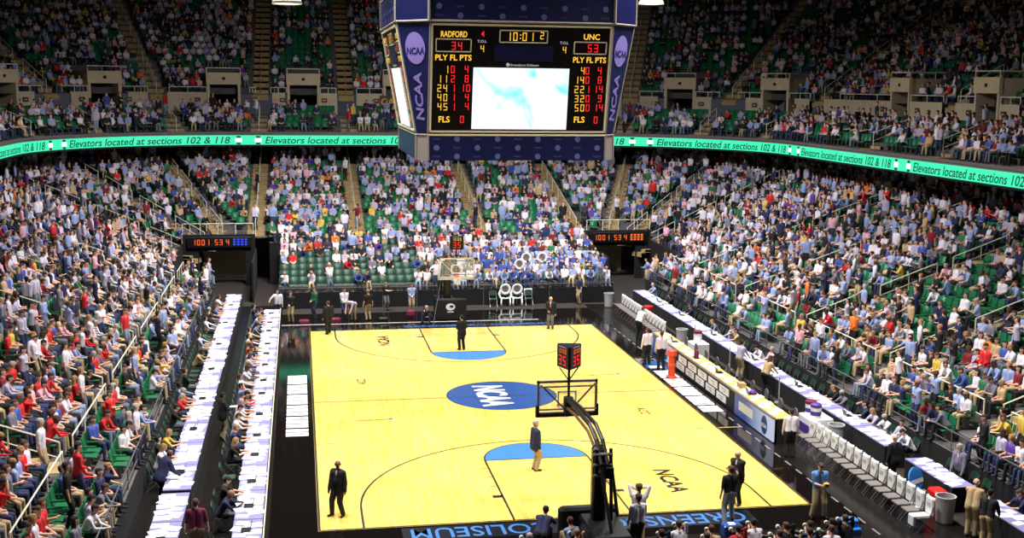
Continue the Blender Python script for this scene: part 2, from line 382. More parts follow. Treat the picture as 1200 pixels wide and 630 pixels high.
def hero(label, loc, rz, kw, skin='skin_light', top='top_white', pants='pants_black', hair='hair_brown', shoe='shoe', jacket=False, tie=None, open_shirt=None, group=None, held=None):
    kw = dict(kw); kw['detail'] = 1
    C, J = body(**kw); long = kw.get('sleeve', 'long') == 'long'
    skinC = [(a, ra*.93 if r in (1,2) else ra, b, rb*.93 if r in (1,2) else rb, r) for a, ra, b, rb, r in C if r != 3 and r != 4]
    me = caps_mesh(skinC, .0085, .35, [M[skin]]*5+[M['eye'], M['lip']], 'person', 1)
    o = bpy.data.objects.new('person', me); COL.objects.link(o); o.location = loc; o.rotation_euler = (0,0,rz); tag(o, label, 'person', group)
    def child(nm, caps, mk_, vox=.014, gr=.006, rat=.5):
        if not caps: return
        m_ = caps_mesh(caps, vox, rat, [M[mk_]], nm, 1, gr); c = bpy.data.objects.new(nm, m_); COL.objects.link(c); c.parent = o; return c
    tc = [c for c in C if c[4] == 1]
    if jacket:
        for s in (-1, 1): tc.append((J['hip']+J['X']*s*.085, .125, J['hip']+J['X']*s*.085-J['up']*.13, .13, 1))
    child('jacket' if jacket else 'shirt', tc, top, gr=.022 if jacket else .010)
    child('trousers', [c for c in C if c[4] == 2], pants, gr=.020)
    for s in (-1, 1):
        child('shoe', [c for c in C if c[4] == 4 and (c[0].x > 0) == (s > 0)], shoe, .012, .004)
    child('hair', [c for c in C if c[4] == 3], hair, .010, .002)
    if jacket:
        n0 = J['neck']; f_ = J['fw']; u_ = J['up']
        child('shirt_front', [(n0-u_*.02+f_*.062, .040, n0-u_*.28+f_*.140, .016, 1)], open_shirt or 'top_white', .010, .002)
        if tie: child('necktie', [(n0-u_*.045+f_*.100, .012, n0-u_*.28+f_*.148, .018, 1)], tie, .008, 0)
    return o, J
# ------------------------------------------------------------------ camera
CP = (-8.0259,-47.9237,12.9223); YAW, PITCH, ROLL, FPX = .1778, .1533, .0105, 1393.18
F_ = Vector((math.sin(YAW)*math.cos(PITCH), math.cos(YAW)*math.cos(PITCH), -math.sin(PITCH)))
R_ = F_.cross(Vector((0,0,1))).normalized(); U_ = R_.cross(F_)
R2 = R_*math.cos(ROLL)+U_*math.sin(ROLL); U2 = U_*math.cos(ROLL)-R_*math.sin(ROLL)
cd = bpy.data.cameras.new('camera'); cam = bpy.data.objects.new('camera', cd); COL.objects.link(cam)
mw = Matrix((( R2.x, U2.x, -F_.x, CP[0]), (R2.y, U2.y, -F_.y, CP[1]), (R2.z, U2.z, -F_.z, CP[2]), (0,0,0,1)))
cam.matrix_world = mw; cd.sensor_width = 36; cd.lens = FPX*36/1200; cd.clip_end = 400; scn.camera = cam
def project(P):
    P = np.atleast_2d(np.array(P, float))-np.array(CP); z = P@np.array(F_)
    return 600+FPX*(P@np.array(R2))/z, 315-FPX*(P@np.array(U2))/z, z

# ------------------------------------------------------------------ floor + court
b = MB(); b.box(-60, 60, -60, 75, -.3, -.004, 'carpet'); struct(b.build('floor'))
b = MB()
AX0, AX1, AY0, AY1 = -9.1, 8.65, -16.2, 19.2
b.box(AX0, AX1, AY0, AY1, -.003, .004, 'apron'); ap = b.build('floor'); struct(ap)
b = MB(); b.box(8.65, 11.4, -26, 20.3, -.003, .003, 'floor_black'); b.box(-14, AX0, -26, 22, -.003, .003, 'floor_black'); b.box(AX0, AX1, -26, AY0, -.003, .003, 'floor_black'); struct(b.build('floor'))
court = empty('basketball_court', (0,0,0), label='glossy yellow maple basketball court with thin dark lines inside a black border', cat='basketball court')
b = MB(); b.box(-7.66, 7.66, -14.37, 14.37, .004, .012, 'court'); b.build('playing_surface', court)
Z0 = .0135
def P2(x, y, z=Z0): return (x, y, z)
def line(mb, pts, w=.07, k='court_line', z=Z0, closed=False):
    pts = [Vector((p[0], p[1])) for p in pts]
    for i in range(len(pts)-1+(1 if closed else 0)):
        a, c = pts[i], pts[(i+1)%len(pts)]; d = (c-a).normalized(); n = Vector((-d.y, d.x))*w/2; e = d*w*.2
        mb.poly([(*(a-n-e), z), (*(c-n+e), z), (*(c+n+e), z), (*(a+n-e), z)], k)
for s in (-1, 1):
    b = MB(); by = s*14.325; bk = s*(14.325-1.6)
    line(b, [(-1.83, by), (-1.83, s*8.535), (1.83, s*8.535), (1.83, by)], .07)
    arc = [(6.325*math.cos(t), bk-s*6.325*math.sin(t)) for t in [PI*i/48 for i in range(49)]]
    line(b, [(6.325, by)]+arc+[(-6.325, by)], .07)
    for x in (-1, 1):
        b.box(x*1.83+(0 if x > 0 else -.32), x*1.83+(.32 if x > 0 else 0), s*12.2-.11, s*12.2+.11, .0125, .0135, 'court_black')
        for yy in (11.2, 10.3, 9.4): b.box(x*1.83+(0 if x > 0 else -.25), x*1.83+(.25 if x > 0 else 0), s*yy-.025, s*yy+.025, .0125, .0132, 'court_line')
    b.build('lane_lines', court)
    b = MB(); pts = [(1.83*math.cos(t), s*8.535-s*1.83*math.sin(t)) for t in [PI*i/32 for i in range(33)]]
    b.poly([(x, y, .0128) for x, y in (pts if s < 0 else pts[::-1])], 'blue_lt'); line(b, pts, .05, z=.0134); b.build('free_throw_arc', court)
b = MB(); line(b, [(-7.62,-14.325),(7.62,-14.325),(7.62,14.325),(-7.62,14.325)], .07, closed=True); line(b, [(-7.62,0),(7.62,0)], .06)
for s in (-1, 1):
    for y in (-5.79, 5.79): b.box(7.62 if s > 0 else -9.0, 8.6 if s > 0 else -7.62, y-.04, y+.04, .004, .006, 'stair_tan') if s > 0 else None
    for y in (-5.79, 5.79): b.box(s*7.62-(.9 if s > 0 else 0), s*7.62+(0 if s > 0 else .9), y-.02, y+.02, .0125, .0135, 'court_line')
b.build('boundary_lines', court)
# centre logo
b = MB(); cx, cy, R = .22, .12, 2.3
put(b, disc2d(R, 64), 'blue', lambda x, y: (cx+x, cy+y, .0126)); pts = [(cx+R*math.cos(2*PI*i/64), cy+R*math.sin(2*PI*i/64)) for i in range(64)]; line(b, pts, .06, 'blue_dk', closed=True, z=.0140)
lg = b.build('centre_logo', court)
b = MB()
# thin ring arcs on the left part of the disc
for rr in (.45, .8): line(b, [(cx-1.25+rr*math.cos(t), cy+.55+rr*.8*math.sin(t)) for t in [PI*(.2+1.1*i/16) for i in range(17)]], .05, 'logo_grey', z=.0136)
b.build('logo_ring', lg)
b = MB(); v, f = text_w('NCAA', 3.35, 1.35, off=.035, shear=.12)
# reads towards the camera, tops of the letters to the right
put(b, (v, f), 'white', lambda x, y: (cx-.38+y, cy-x, .0140)); b.build('logo_lettering', lg)
def floor_text(s, w, h, x, y, up, k, z=.0142, nm='court_lettering', off=.03, shear=.12, par=court):
    # up = 'x+' : tops towards +x ; 'y-' : tops towards the camera ; 'y+'
    mp = {'x+': lambda a, c: (x+c, y-a, z), 'x-': lambda a, c: (x-c, y+a, z), 'y-': lambda a, c: (x-a, y-c, z), 'y+': lambda a, c: (x+a, y+c, z)}[up]
    m_ = MB(); put(m_, text_w(s, w, h, off=off, shear=shear), k, mp); return m_.build(nm, par)
floor_text('NCAA', 2.3, .62, 3.95, -11.5, 'x+', 'court_black')
floor_text('NCAA', 2.3, .62, -3.95, 11.5, 'x-', 'court_black')
floor_text('ACC', 1.0, .4, -5.5, 3.2, 'x-', 'court_black', nm='conference_mark', off=.01)
floor_text('ACC', 1.0, .4, 5.45, -3.1, 'x+', 'court_black', nm='conference_mark', off=.01)
for x0, y0, s in ((-5.4,-2.9,1), (5.35,3.05,1)):   # small signature scrolls
    b = MB(); line(b, [(x0-.7+i*.06, y0+.10*math.sin(i*1.3)*(1-i/30)) for i in range(22)], .03, 'court_black'); line(b, [(x0-.7, y0-.1), (x0+.5, y0-.03)], .03, 'court_black')
    put(b, disc2d(.09, 12), 'blue', lambda x, y: (x0+.72+x, y0+.04+y, .0138)); b.build('signature', court)
# apron lettering
def apron_text(s, w, h, x, y, up):
    b = MB(); b.box(x-w/2-.25, x+w/2+.25, y-h/2-.12, y+h/2+.12, .0042, .006, 'blue_night'); o = tag(b.build('apron_lettering'), 'blue arena name in block capitals on the black border along the %s baseline' % ('near' if y < 0 else 'far'), 'lettering')
    v, f = text_w(s, w, h, off=.008); b = MB(); sg = -1 if up == 'y-' else 1
    put(b, (v, f), 'blue_lt', lambda a, c: (x+sg*a, y+sg*c, .0075)); b.build('letters', o)
apron_text('GREENSBORO COLISEUM', 10.2, .78, .1, -15.0, 'y-')
apron_text('GREENSBORO COLISEUM', 8.0, .42, 1.4, 14.95, 'y+')
# white block lettering beside both sidelines (too foreshortened to read: dense white bars)
def side_letters(x0, x1, y0, y1, n, lab, seed):
    r = random.Random(seed); b = MB(); dy = (y1-y0)/n
    for i in range(n):
        a = y0+i*dy+.04; c = y0+(i+1)*dy-.06-(.10 if i%3 == 1 else 0); b.box(x0, x1, a, c, .0042, .008, 'white')
        m = (a+c)/2; k = r.randint(0, 3)
        if k == 0: b.box(x0+.2, x1-.15, m-.08, m+.03, .0081, .0086, 'black')
        elif k == 1: b.box(x0+.2, x0+.38, m-.04, m+.05, .0081, .0086, 'black'); b.box(x1-.35, x1-.15, m-.04, m+.05, .0081, .0086, 'black')
        elif k == 2: b.box(x0+.0, x1-.3, m-.06, m+.02, .0081, .0086, 'black')
    tag(b.build('apron_lettering'), lab, 'lettering')
side_letters(-8.68, -7.85, -4.7, 4.85, 17, 'white block lettering on the black border beside the left sideline', 3)
side_letters(7.85, 8.7, -3.6, 3.6, 14, 'white block lettering on the black border between court and scorers table', 4)
b = MB(); b.box(7.78, 8.7, 3.9, 5.4, .0042, .008, 'blue'); b.box(7.9, 8.5, 3.95, 4.4, .0082, .009, 'white'); tag(b.build('floor_patch'), 'blue and white patch on the border by the far end of scorers table', 'patch')  # flat blue rectangle with a smaller white block on top
b = MB(); b.box(AX0, 5, 16.0, 16.12, .004, .02, 'gray_lt'); tag(b.build('floor_strip'), 'thin pale cable strip on the floor behind the far baseline', 'cable cover')
b = MB()
for i in range(34): b.box(8.55+i*.012*0+.0, 8.62, 13.2-i*.93-.5, 13.2-i*.93, .004, .007, 'gray')
tag(b.build('floor_tape'), 'dashed grey tape line running in front of the team bench', 'tape')

# ------------------------------------------------------------------ bowl geometry
CX, CY = 12., 28.5          # corner centres
YN = -27.                   # nearest y that is built
def cpt(p, r):
    """p runs along the inner core line: left side, left corner, far end, right corner, right side. returns x, y, nx, ny, w"""
    L0 = CY-YN
    if p < L0: return -CX-r, YN+p, -1., 0., 0.
    p -= L0
    if p < 10:
        a = p/10*PI/2; return -CX-r*math.cos(a), CY+r*math.sin(a), -math.cos(a), math.sin(a), a/(PI/2)
    p -= 10
    if p < 2*CX: return -CX+p, CY+r, 0., 1., 1.
    p -= 2*CX
    if p < 10:
        a = PI/2-p/10*PI/2; return CX+r*math.cos(a), CY+r*math.sin(a), math.cos(a), math.sin(a), a/(PI/2)
    p -= 10
    return CX+r, CY-p, 1., 0., 0.
L0 = CY-YN; PT = 2*L0+20+2*CX
def pz(w): w = w*w*(3-2*w); return .9+1.7*w
def zl(r, w): z0 = pz(w); return z0+(7.4-z0)*(r-1)/18
LR = [1.5, 2.35]+[3.5+.94*k for k in range(17)]
PG = sorted(set([i*1.5 for i in range(int(L0/1.5)+1)]+[L0]+[L0+10*i/14 for i in range(15)]+[L0+10+i*2 for i in range(13)]+[L0+10+2*CX+10*i/14 for i in range(15)]+[L0+20+2*CX+i*1.5 for i in range(int(L0/1.5)+1)]+[PT-1e-6]))
def notch(x, y): return 23.2 < y < 29.45 and 10.6 < abs(x) < 15.9
def tunnel(x, y, z): return 10.8 < abs(x) < 15.7 and 29.3 < y < 33.4 and z < 2.75
def ring(mb, r0, z0, r1, z1, k, ps=None, zf=True):
    ps = ps or PG
    for a, c in zip(ps[:-1], ps[1:]):
        A = cpt(a, r0); B = cpt(c-1e-9, r0); C_ = cpt(c-1e-9, r1); D = cpt(a, r1)
        f0 = z0 if callable(z0) else (lambda w: z0); f1 = z1 if callable(z1) else (lambda w: z1)
        if notch((A[0]+C_[0])/2, (A[1]+C_[1])/2) and r1 < 5: continue
        if tunnel((A[0]+C_[0])/2, (A[1]+C_[1])/2, f0(A[4])) and r1 < 7: continue
        mb.poly([(B[0],B[1],f0(B[4])), (A[0],A[1],f0(A[4])), (D[0],D[1],f1(D[4])), (C_[0],C_[1],f1(C_[4]))], k)
b = MB()
ring(b, 1.08, 0., 1.08, lambda w: zl(1.5, w), 'black_cloth')
for i, r in enumerate(LR):
    ra = 1.08 if i == 0 else (LR[i-1]+r)/2+.02; rb = (r+LR[i+1])/2+.02 if i < 18 else 19.6
    zz = lambda w, r=r: zl(r, w); ring(b, ra, zz, rb, zz, 'concrete')
    if i < 18: ring(b, rb, zz, rb, lambda w, r=LR[i+1]: zl(r, w), 'concrete')
struct(b.build('lower_stand'))
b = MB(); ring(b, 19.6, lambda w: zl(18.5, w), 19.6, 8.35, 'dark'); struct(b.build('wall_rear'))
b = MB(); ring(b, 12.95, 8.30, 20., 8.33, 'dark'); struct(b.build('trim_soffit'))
# temporary bleachers at the far end
TR = [(21.35+.98*i, .9+.235*i) for i in range(8)]
b = MB()
b.box(-9.3, 10.6, 20.85, 20.9, 0, .95, 'black_cloth')
for i, (y, z) in enumerate(TR): b.box(-9.3, 10.6, y-.46, y+.52, 0 if i == 0 else z-.3, z, 'concrete')
b.box(-9.35, -9.3, 20.9, 29.3, 0, 1.2, 'black_cloth'); b.box(10.6, 10.65, 20.9, 29.3, 0, 1.2, 'black_cloth')
struct(b.build('end_bleacher'))
b = MB(); b.tube([(-9.3, 20.86, 1.2), (10.6, 20.86, 1.2)], .02, 'rail_dark'); 
for x in [-9.3+i*19.9/10 for i in range(11)]: b.tube([(x, 20.86, 0), (x, 20.86, 1.2)], .018, 'gray')
tag(b.build('front_barrier'), 'thin grey pipe barrier hung with black drape in front of the far bleacher', 'barrier')
# corner tunnels: black walls with a strip scoreboard above the opening
for s, nm in ((-1, 'left'), (1, 'right')):
    b = MB(); x0, x1 = (10.9, 15.4)
    X = lambda v: s*v
    def bx(a, c, *r): b.box(min(X(a), X(c)), max(X(a), X(c)), *r)
    bx(x0, x0+.6, 29.4, 29.7, 0, 3.3, 'black_cloth'); bx(x0+.6, x1-1.0, 29.4, 29.7, 2.3, 3.3, 'dark'); bx(x1-1.0, x1, 29.4, 29.7, 0, 3.3, 'black_cloth')
    bx(x0+.6, x1-1.0, 33, 33.2, 0, 2.5, 'wall_tan'); bx(x0, x1, 23.1, 23.2, 0, .0, 'dark') if 0 else None
    bx(x1, x1+.1, 23.2, 29.7, 0, 2.6, 'black_cloth'); bx(x0-.1, x0, 23.2, 29.6, 0, 2.4, 'black_cloth')
    struct(b.build('wall_tunnel_'+nm))
    t = empty('corner_scoreboard', (s*13.1, 29.33, 2.85), label='black strip scoreboard with orange digits above the %s corner tunnel' % nm, cat='scoreboard')
    b = MB(); b.bbox(-2.0, 2.0, -.12, .05, -.33, .33, 'black', .02); b.build('housing', t)
    b = MB(); fn = lambda x, y: (x, -.13, y)
    for tx, x, k in (('1001', -1.15, 'led_o'), ('53', -.05, 'led_o'), ('4', .5, 'led_o')): put(b, seg2d(tx, .36), k, fn, (x, 0))
    b.build('digits', t)
    b = MB()
    for i in range(4):
        for j in range(3): b.box(.85+i*.24, 1.0+i*.24, -.135, -.12, -.2+j*.16, -.1+j*.16, 'led_b' if s < 0 else 'led_o')
    b.build('indicator_lights', t)

# aisles: stepped tan stairs
END_X = [-10.9, -4.3, 4.0, 10.6]; COR = [20, 45, 70]; SIDE_Y = [18.6, 10.7, 2.9, -5.1, -12.9, -20.8]
def p_of(kind, v, s=1):
    if kind == 'end': return L0+10+CX+v
    if kind == 'cor': return (L0+(90-v)/9.) if s < 0 else (L0+10+2*CX+v/9.)
    return (v-YN) if s < 0 else (L0+20+2*CX+CY-v)
AISLES = [('side', y, -1) for y in SIDE_Y[::-1]]+[('cor', c, -1) for c in COR[::-1]]+[('end', x, 1) for x in END_X]+[('cor', c, 1) for c in COR]+[('side', y, 1) for y in SIDE_Y]
AP = [p_of(*a) for a in AISLES]
UR = [13.7+.9*i for i in range(4)]; UZ = [9.35+.34*i for i in range(4)]
MR = [19.3+.88*i for i in range(22)]; MZ = [12.+.5*i for i in range(22)]
def aisle_strip(mb, p, rows, w=1.1, k='stair_tan', dr=.3):
    for (r0, r1, z) in rows:
        x, y, nx, ny, ww = cpt(p, r0); X2, Y2, *_ = cpt(p, r1); tx, ty = -ny*w/2, nx*w/2; z_ = z(ww) if callable(z) else z
        mb.poly([(x-tx,y-ty,z_), (x+tx,y+ty,z_), (X2+tx,Y2+ty,z_), (X2-tx,Y2-ty,z_)], k)
        mb.poly([(x-tx,y-ty,z_-dr), (x+tx,y+ty,z_-dr), (x+tx,y+ty,z_), (x-tx,y-ty,z_)], k)
for (kind, v, s), p in zip(AISLES, AP):
    b = MB(); rows = []
    for i, r in enumerate(LR):
        if i < 2: continue
        ra = (LR[i-1]+r)/2; rows += [(ra, ra+.47, lambda w, r=r: zl(r, w)+.02-.0), (ra-.3, ra, lambda w, r=r, q=LR[i-1]: (zl(r, w)+zl(q, w))/2+.02)]
    aisle_strip(b, p, [(a_, c_+.5 if a_ == a_ else c_, z_) for a_, c_, z_ in rows]); struct(b.build('aisle_stairs'))
    b = MB(); rows = []
    for i, r in enumerate(UR+MR):
        z = (UZ+MZ)[i]; rows += [(r-.44, r+.46, z+.02), (r-.64, r-.44, z-.15)]
    aisle_strip(b, p, rows, 1.2); struct(b.build('aisle_stairs'))
# upper stand
b = MB()
ring(b, 13.1, 9.35, 13.3, 9.35, 'concrete'); ring(b, 13.1, 8.3, 13.1, 9.35, 'concrete')
for i, (r, z) in enumerate(zip(UR, UZ)):
    ring(b, r-.45, z, r+.45, z, 'concrete'); ring(b, r+.45, z, r+.45, UZ[i+1] if i < 3 else 10.5, 'concrete')
ring(b, 16.85, 10.5, 18.7, 10.5, 'concrete')
for i, (r, z) in enumerate(zip(MR, MZ)):
    ring(b, r-.44 if i else 18.75, z, r+.44, z, 'concrete')
    if i < 21: ring(b, r+.44, z, r+.44, MZ[i+1], 'concrete')
struct(b.build('upper_stand'))
# tan concourse wall with portals, panel by panel
pts_ = [YN*0]+AP+[PT]
POR = []
for i in range(len(AP)-1): POR.append((AP[i]+AP[i+1])/2)
b = MB(); pr_ = []
step = .5; n_ = int(PT/step)
for i in range(n_):
    p0, p1 = i*PT/n_, (i+1)*PT/n_; pm_ = (p0+p1)/2
    x, y, nx, ny, w = cpt(pm_, 18.7); sc = 1. if w in (0., 1.) else 18.7*PI/2/10
    if any(abs(pm_-a)*sc < .75 for a in AP) or any(abs(pm_-a)*sc < 1.25 for a in POR): continue
    A = cpt(p0, 18.62); B = cpt(p1-1e-9, 18.62); C_ = cpt(p1-1e-9, 18.8); D = cpt(p0, 18.8)
    b.poly([(B[0],B[1],10.5),(A[0],A[1],10.5),(A[0],A[1],12.15),(B[0],B[1],12.15)], 'wall_tan'); b.poly([(B[0],B[1],12.15),(A[0],A[1],12.15),(D[0],D[1],12.15),(C_[0],C_[1],12.15)], 'wall_tan')
    b.poly([(D[0],D[1],12.0),(C_[0],C_[1],12.0),(C_[0],C_[1],12.15),(D[0],D[1],12.15)], 'wall_tan')
struct(b.build('wall_concourse'))
for p in POR:
    x, y, nx, ny, w = cpt(p, 18.6); th = math.atan2(nx, -ny)
    # local frame: +Y faces the court
    e = empty('entrance_portal', (x, y, 10.5), th); struct(e); b = MB()
    for s in (-1, 1): b.raw([(s*1.25, .05, 0), (s*1.25, -3.2, 1.6), (s*1.25, -3.2, 3.1), (s*1.25, -.0, 3.1), (s*1.25, .05, 3.1), (s*1.05, .05, 0), (s*1.05, -3.2, 1.6), (s*1.05, -3.2, 3.1), (s*1.05, 0, 3.1), (s*1.05, .05, 3.1)],
        [(0,1,2,3,4), (5,9,8,7,6), (0,4,9,5), (1,6,7,2), (2,7,8,3), (3,8,9,4)], 'wall_tan')
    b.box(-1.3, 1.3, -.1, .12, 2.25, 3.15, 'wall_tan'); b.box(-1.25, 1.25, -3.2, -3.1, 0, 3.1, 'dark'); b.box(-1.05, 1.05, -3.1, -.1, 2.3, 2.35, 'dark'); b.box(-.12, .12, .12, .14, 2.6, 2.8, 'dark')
    b.build('portal_walls', e)
    b = MB(); b.tube([(-1.25, -3.1, 3.5), (-1.25, .05, 3.5), (1.25, .05, 3.5), (1.25, -3.1, 3.5)], .035, 'rail')
    for q in ((-1.25,.05), (1.25,.05), (-1.25,-3.1), (1.25,-3.1)): b.tube([(*q, 3.1), (*q, 3.5)], .03, 'rail')
    b.build('portal_rail', e)
# section plaques and a rail along the top of the concourse wall
for i in range(len(AP)-1):
    b = MB(); b2 = MB()
    for side, (pa, pb) in (('a', (AP[i], POR[i])), ('b', (POR[i], AP[i+1]))):
        def P_at(t, r, z): x, y, *_ = cpt(t, r); return (x, y, z)
        sc = 1. if cpt((pa+pb)/2, 1)[4] in (0., 1.) else 18.7*PI/2/10
        ga, gb = (.8, 1.3) if side == 'a' else (1.3, .8)
        ts = [pa+ga/sc+(pb-gb/sc-pa-ga/sc)*j/4 for j in range(5)]
        b.tube([P_at(t, 18.66, 12.55) for t in ts], .035, 'rail')
        for t in ts[::2]: b.tube([P_at(t, 18.66, 12.15), P_at(t, 18.66, 12.55)], .03, 'rail')
        x, y, nx, ny, w = cpt(ts[1] if side == 'b' else ts[3], 18.55); th = math.atan2(nx, -ny); m4 = Matrix.Translation((x, y, 11.6))@Matrix.Rotation(th, 4, 'Z')
        b2.box(-.22, .22, -.05, .03, -.16, .16, 'brown', m4); b2.box(-.12, .12, .03, .035, -.04, .04, 'wall_tan', m4)
    struct(b.build('trim_1')); struct(b2.build('trim_2'))
# suite level sign
sx_, sy_ = 1.0, 46.9
b = MB(); b.box(-1.7, 2.6, 46.95, 47.03, 11.05, 12.0, 'brown'); sg = tag(b.build('concourse_sign'), 'dark wooden sign with gold capitals half hidden behind the centre scoreboard', 'sign')
b = MB(); put(b, text_w('CARO', 2.2, .55, off=.02), 'gold', lambda x, y: (-.5+x, 46.94, 11.52+y)); b.build('letters', sg)

# ------------------------------------------------------------------ ribbon display
RB = 13.0
rib = empty('ribbon_display', (0, 41.5, 8.4), label='green lit ribbon display wrapping the front of the upper deck with dark scrolling text', cat='ribbon display')
inv = Matrix.Translation((0,-41.5,-8.4))
def ribbon_len(p):
    # arc length at RB from far-end centre
    q = p-(L0+10+CX)
    if abs(q) <= CX: return q
    s = 1 if q > 0 else -1; a = abs(q)-CX
    return s*(CX+min(a, 10)/10*PI/2*RB+max(a-10, 0))
def ribbon_xy(L, r=RB):
    s = 1 if L > 0 else -1; a = abs(L); q = PI/2*RB
    if a <= CX: p = a
    elif a <= CX+q: p = CX+(a-CX)/q*10
    else: p = CX+10+a-CX-q
    return cpt(min(max(L0+10+CX+s*p, 0), PT-1e-6), r)
PF = [PT*i/700 for i in range(700)]+[PT-1e-6]
ring_ = MB(); ring(ring_, RB-.02, 8.42, RB-.02, 9.1, 'ribbon_green', PF); o = ring_.build('display_face', rib); o.matrix_parent_inverse = inv
ring_ = MB(); ring(ring_, RB, 8.36, RB, 8.42, 'dark'); ring(ring_, RB, 9.1, RB, 9.35, 'gray'); ring(ring_, RB-.06, 9.3, 13.3, 9.36, 'gray'); ring(ring_, RB-.06, 9.22, RB-.06, 9.3, 'gray'); o = ring_.build('housing', rib); o.matrix_parent_inverse = inv
PH = 'Elevators located at sections 102 & 118'; tv, tf = text_w(PH, 12.3, .50, shear=.22, off=.012)
per = 14.8; s0 = -4.3
for k in range(-6, 8):
    c0 = s0+k*per
    if abs(c0) > 70: continue
    b = MB(); fn = lambda x, y: (lambda q: (q[0], q[1], 8.75+y))(ribbon_xy(c0+x, RB-.06)); put(b, (tv, tf), 'ribbon_text', fn); o = b.build('scrolling_text', rib); o.matrix_parent_inverse = inv
    b = MB()
    for dx in (6.75, 8.15):
        put(b, rect2d(.5, .3), 'ribbon_white', fn, (dx, 0)); put(b, rect2d(.3, .14), 'ribbon_text', fn, (dx, .24)); put(b, rect2d(.3, .14), 'ribbon_text', fn, (dx, -.24))
    o = b.build('separator_mark', rib); o.matrix_parent_inverse = inv

# ------------------------------------------------------------------ handrails
def rail_obj(pts, label, group, posts=True, k='rail', r=.026, mid=False, h=.95):
    """pts: foot points; a rail runs h above them"""
    b = MB(); top = [(x, y, z+h) for x, y, z in pts]; b.tube(top, r, k)
    if mid: b.tube([(x, y, z+h*.5) for x, y, z in pts], r*.8, k)
    if posts:
        for x, y, z in pts: b.tube([(x, y, z), (x, y, z+h)], r, k, n=5)
    o = b.build('handrail'); tag(o, label, 'handrail', group); return o
def fpos(p, r, zf): x, y, nx, ny, w = cpt(p, r); return (x, y, zf(r, w))
SN = {-1: 'left', 1: 'right'}
def aname(kind, v, s, up=False):
    t = 'upper' if up else 'lower'
    if kind == 'end': return 'far %s stand, %s aisle from left' % (t, NTH[END_X.index(v)])
    if kind == 'cor': return '%s %s corner, %s aisle from far end' % (SN[s], t, NTH[COR.index(v)])
    return '%s %s stand, %s aisle from far corner' % (SN[s], t, NTH[SIDE_Y.index(v)])
def uz(r):
    if r < 17: return 9.35+(r-13.7)*.378
    return 12+(r-19.3)*.568
for (kind, v, s), p in zip(AISLES, AP):
    G = 'handrails of '+aname(kind, v, s)
    if kind == 'end':
        rail_obj([fpos(p, 2.5+i*2.0, zl) for i in range(9)], 'long cream centre handrail, '+aname(kind, v, s), None)
    else:
        for j, (ra, rb) in enumerate(((3.0, 5.8), (6.6, 9.4), (10.2, 13.0), (13.8, 16.6))):
            rail_obj([fpos(p, ra+(rb-ra)*i/2, zl) for i in range(3)], 'short cream handrail, %s up, %s' % (NTH[j], aname(kind, v, s)), None, mid=True)
    x, y, *_ = cpt(p, 19.)
    if kind == 'end': rail_obj([fpos(p, 19.3+i*2.2, lambda r, w: uz(r)) for i in range(9)], 'long thin centre handrail, '+aname(kind, v, s, True), None, k='stair_tan')
    else:
        for j, (ra, rb) in enumerate(((19.3, 22.0), (23.2, 26.), (27.2, 30.))):
            rail_obj([fpos(p, ra+(rb-ra)*i/2, lambda r, w: uz(r)) for i in range(3)], 'short cream handrail, %s above wall, %s' % (NTH[j], aname(kind, v, s, True)), None, mid=True)
    if kind != 'end' or 1:
        rail_obj([fpos(p, 13.8+i*1.35, lambda r, w: uz(r)) for i in range(3)], 'short cream handrail by deck edge, '+aname(kind, v, s, True), None, mid=True)
# rails parallel to the side lines
for s in (-1, 1):
    ys = SIDE_Y+[-27]
    for j, (ya, yb) in enumerate(zip([23]+SIDE_Y, ys)):
        a = ya-(.8 if j else 0); c = yb+.8
        rail_obj([(s*(CX+2.78), a+(c-a)*i/3, zl(2.35, 0)) for i in range(4)], 'long cream walkway rail, %s lower stand, %s block from the far corner' % (SN[s], NTH[j]), None, mid=True, h=1.15)
    b = MB(); b.tube([(s*13.12, 23, 1.75), (s*13.12, -26, 1.75)], .025, 'rail_dark'); b.tube([(s*13.12, 23, 1.35), (s*13.12, -26, 1.35)], .02, 'rail_dark')
    for i in range(25): b.tube([(s*13.12, 23-i*2, .95), (s*13.12, 23-i*2, 1.75)], .022, 'rail_dark')
    tag(b.build('front_barrier'), 'dark metal railing along the front row of the %s stand' % SN[s], 'barrier')
    rail_obj([(s*(11.0+i*1.1), 29.6, 3.3) for i in range(5)], 'cream railing on the wall above the %s corner tunnel' % SN[s], None, h=.7)
# ------------------------------------------------------------------ seats and spectators
def seat_mesh_parts():
    k = 'green_seat'; prof = [(-.20,.47),(-.235,.60),(-.25,.74),(-.27,.86)]
    b1 = MB()
    for (y0, z0), (y1, z1) in zip(prof[:-1], prof[1:]):
        b1.raw([(-.22,y0,z0),(.22,y0,z0),(.22,y1,z1),(-.22,y1,z1),(-.22,y0-.035,z0),(.22,y0-.035,z0),(.22,y1-.035,z1),(-.22,y1-.035,z1)],
               [(0,1,2,3),(5,4,7,6),(0,3,7,4),(1,5,6,2),(3,2,6,7),(0,4,5,1)], k)
    b2 = MB(); b2.bbox(-.21, .21, -.20, .22, .40, .445, k, .02)
    b3 = []
    for s in (-1, 1): b3.append(MB()); b3[-1].raw([(s*.235+a,b_,c) for a in (-.02,.02) for b_,c in ((-.24,.40),(-.20,.40),(-.20,.60),(.14,.60),(.14,.635),(-.24,.635))], [(0,1,2,3,4,5),(11,10,9,8,7,6)]+[(i,6+i,6+(i+1)%6,(i+1)%6) for i in range(6)], k)
    b4 = MB(); b4.box(-.05, .05, -.18, .02, 0, .41, 'gray'); b4.box(-.24, .24, -.16, -.08, .34, .40, 'gray')
    return b1, b2, b3[0], b3[1], b4
sb = seat_mesh_parts()
proto_seat = empty('stadium_seat', (0,0,-50))
for nm, q in zip(('backrest','seat_pan','armrest','armrest','bracket'), sb): q.build(nm, proto_seat)
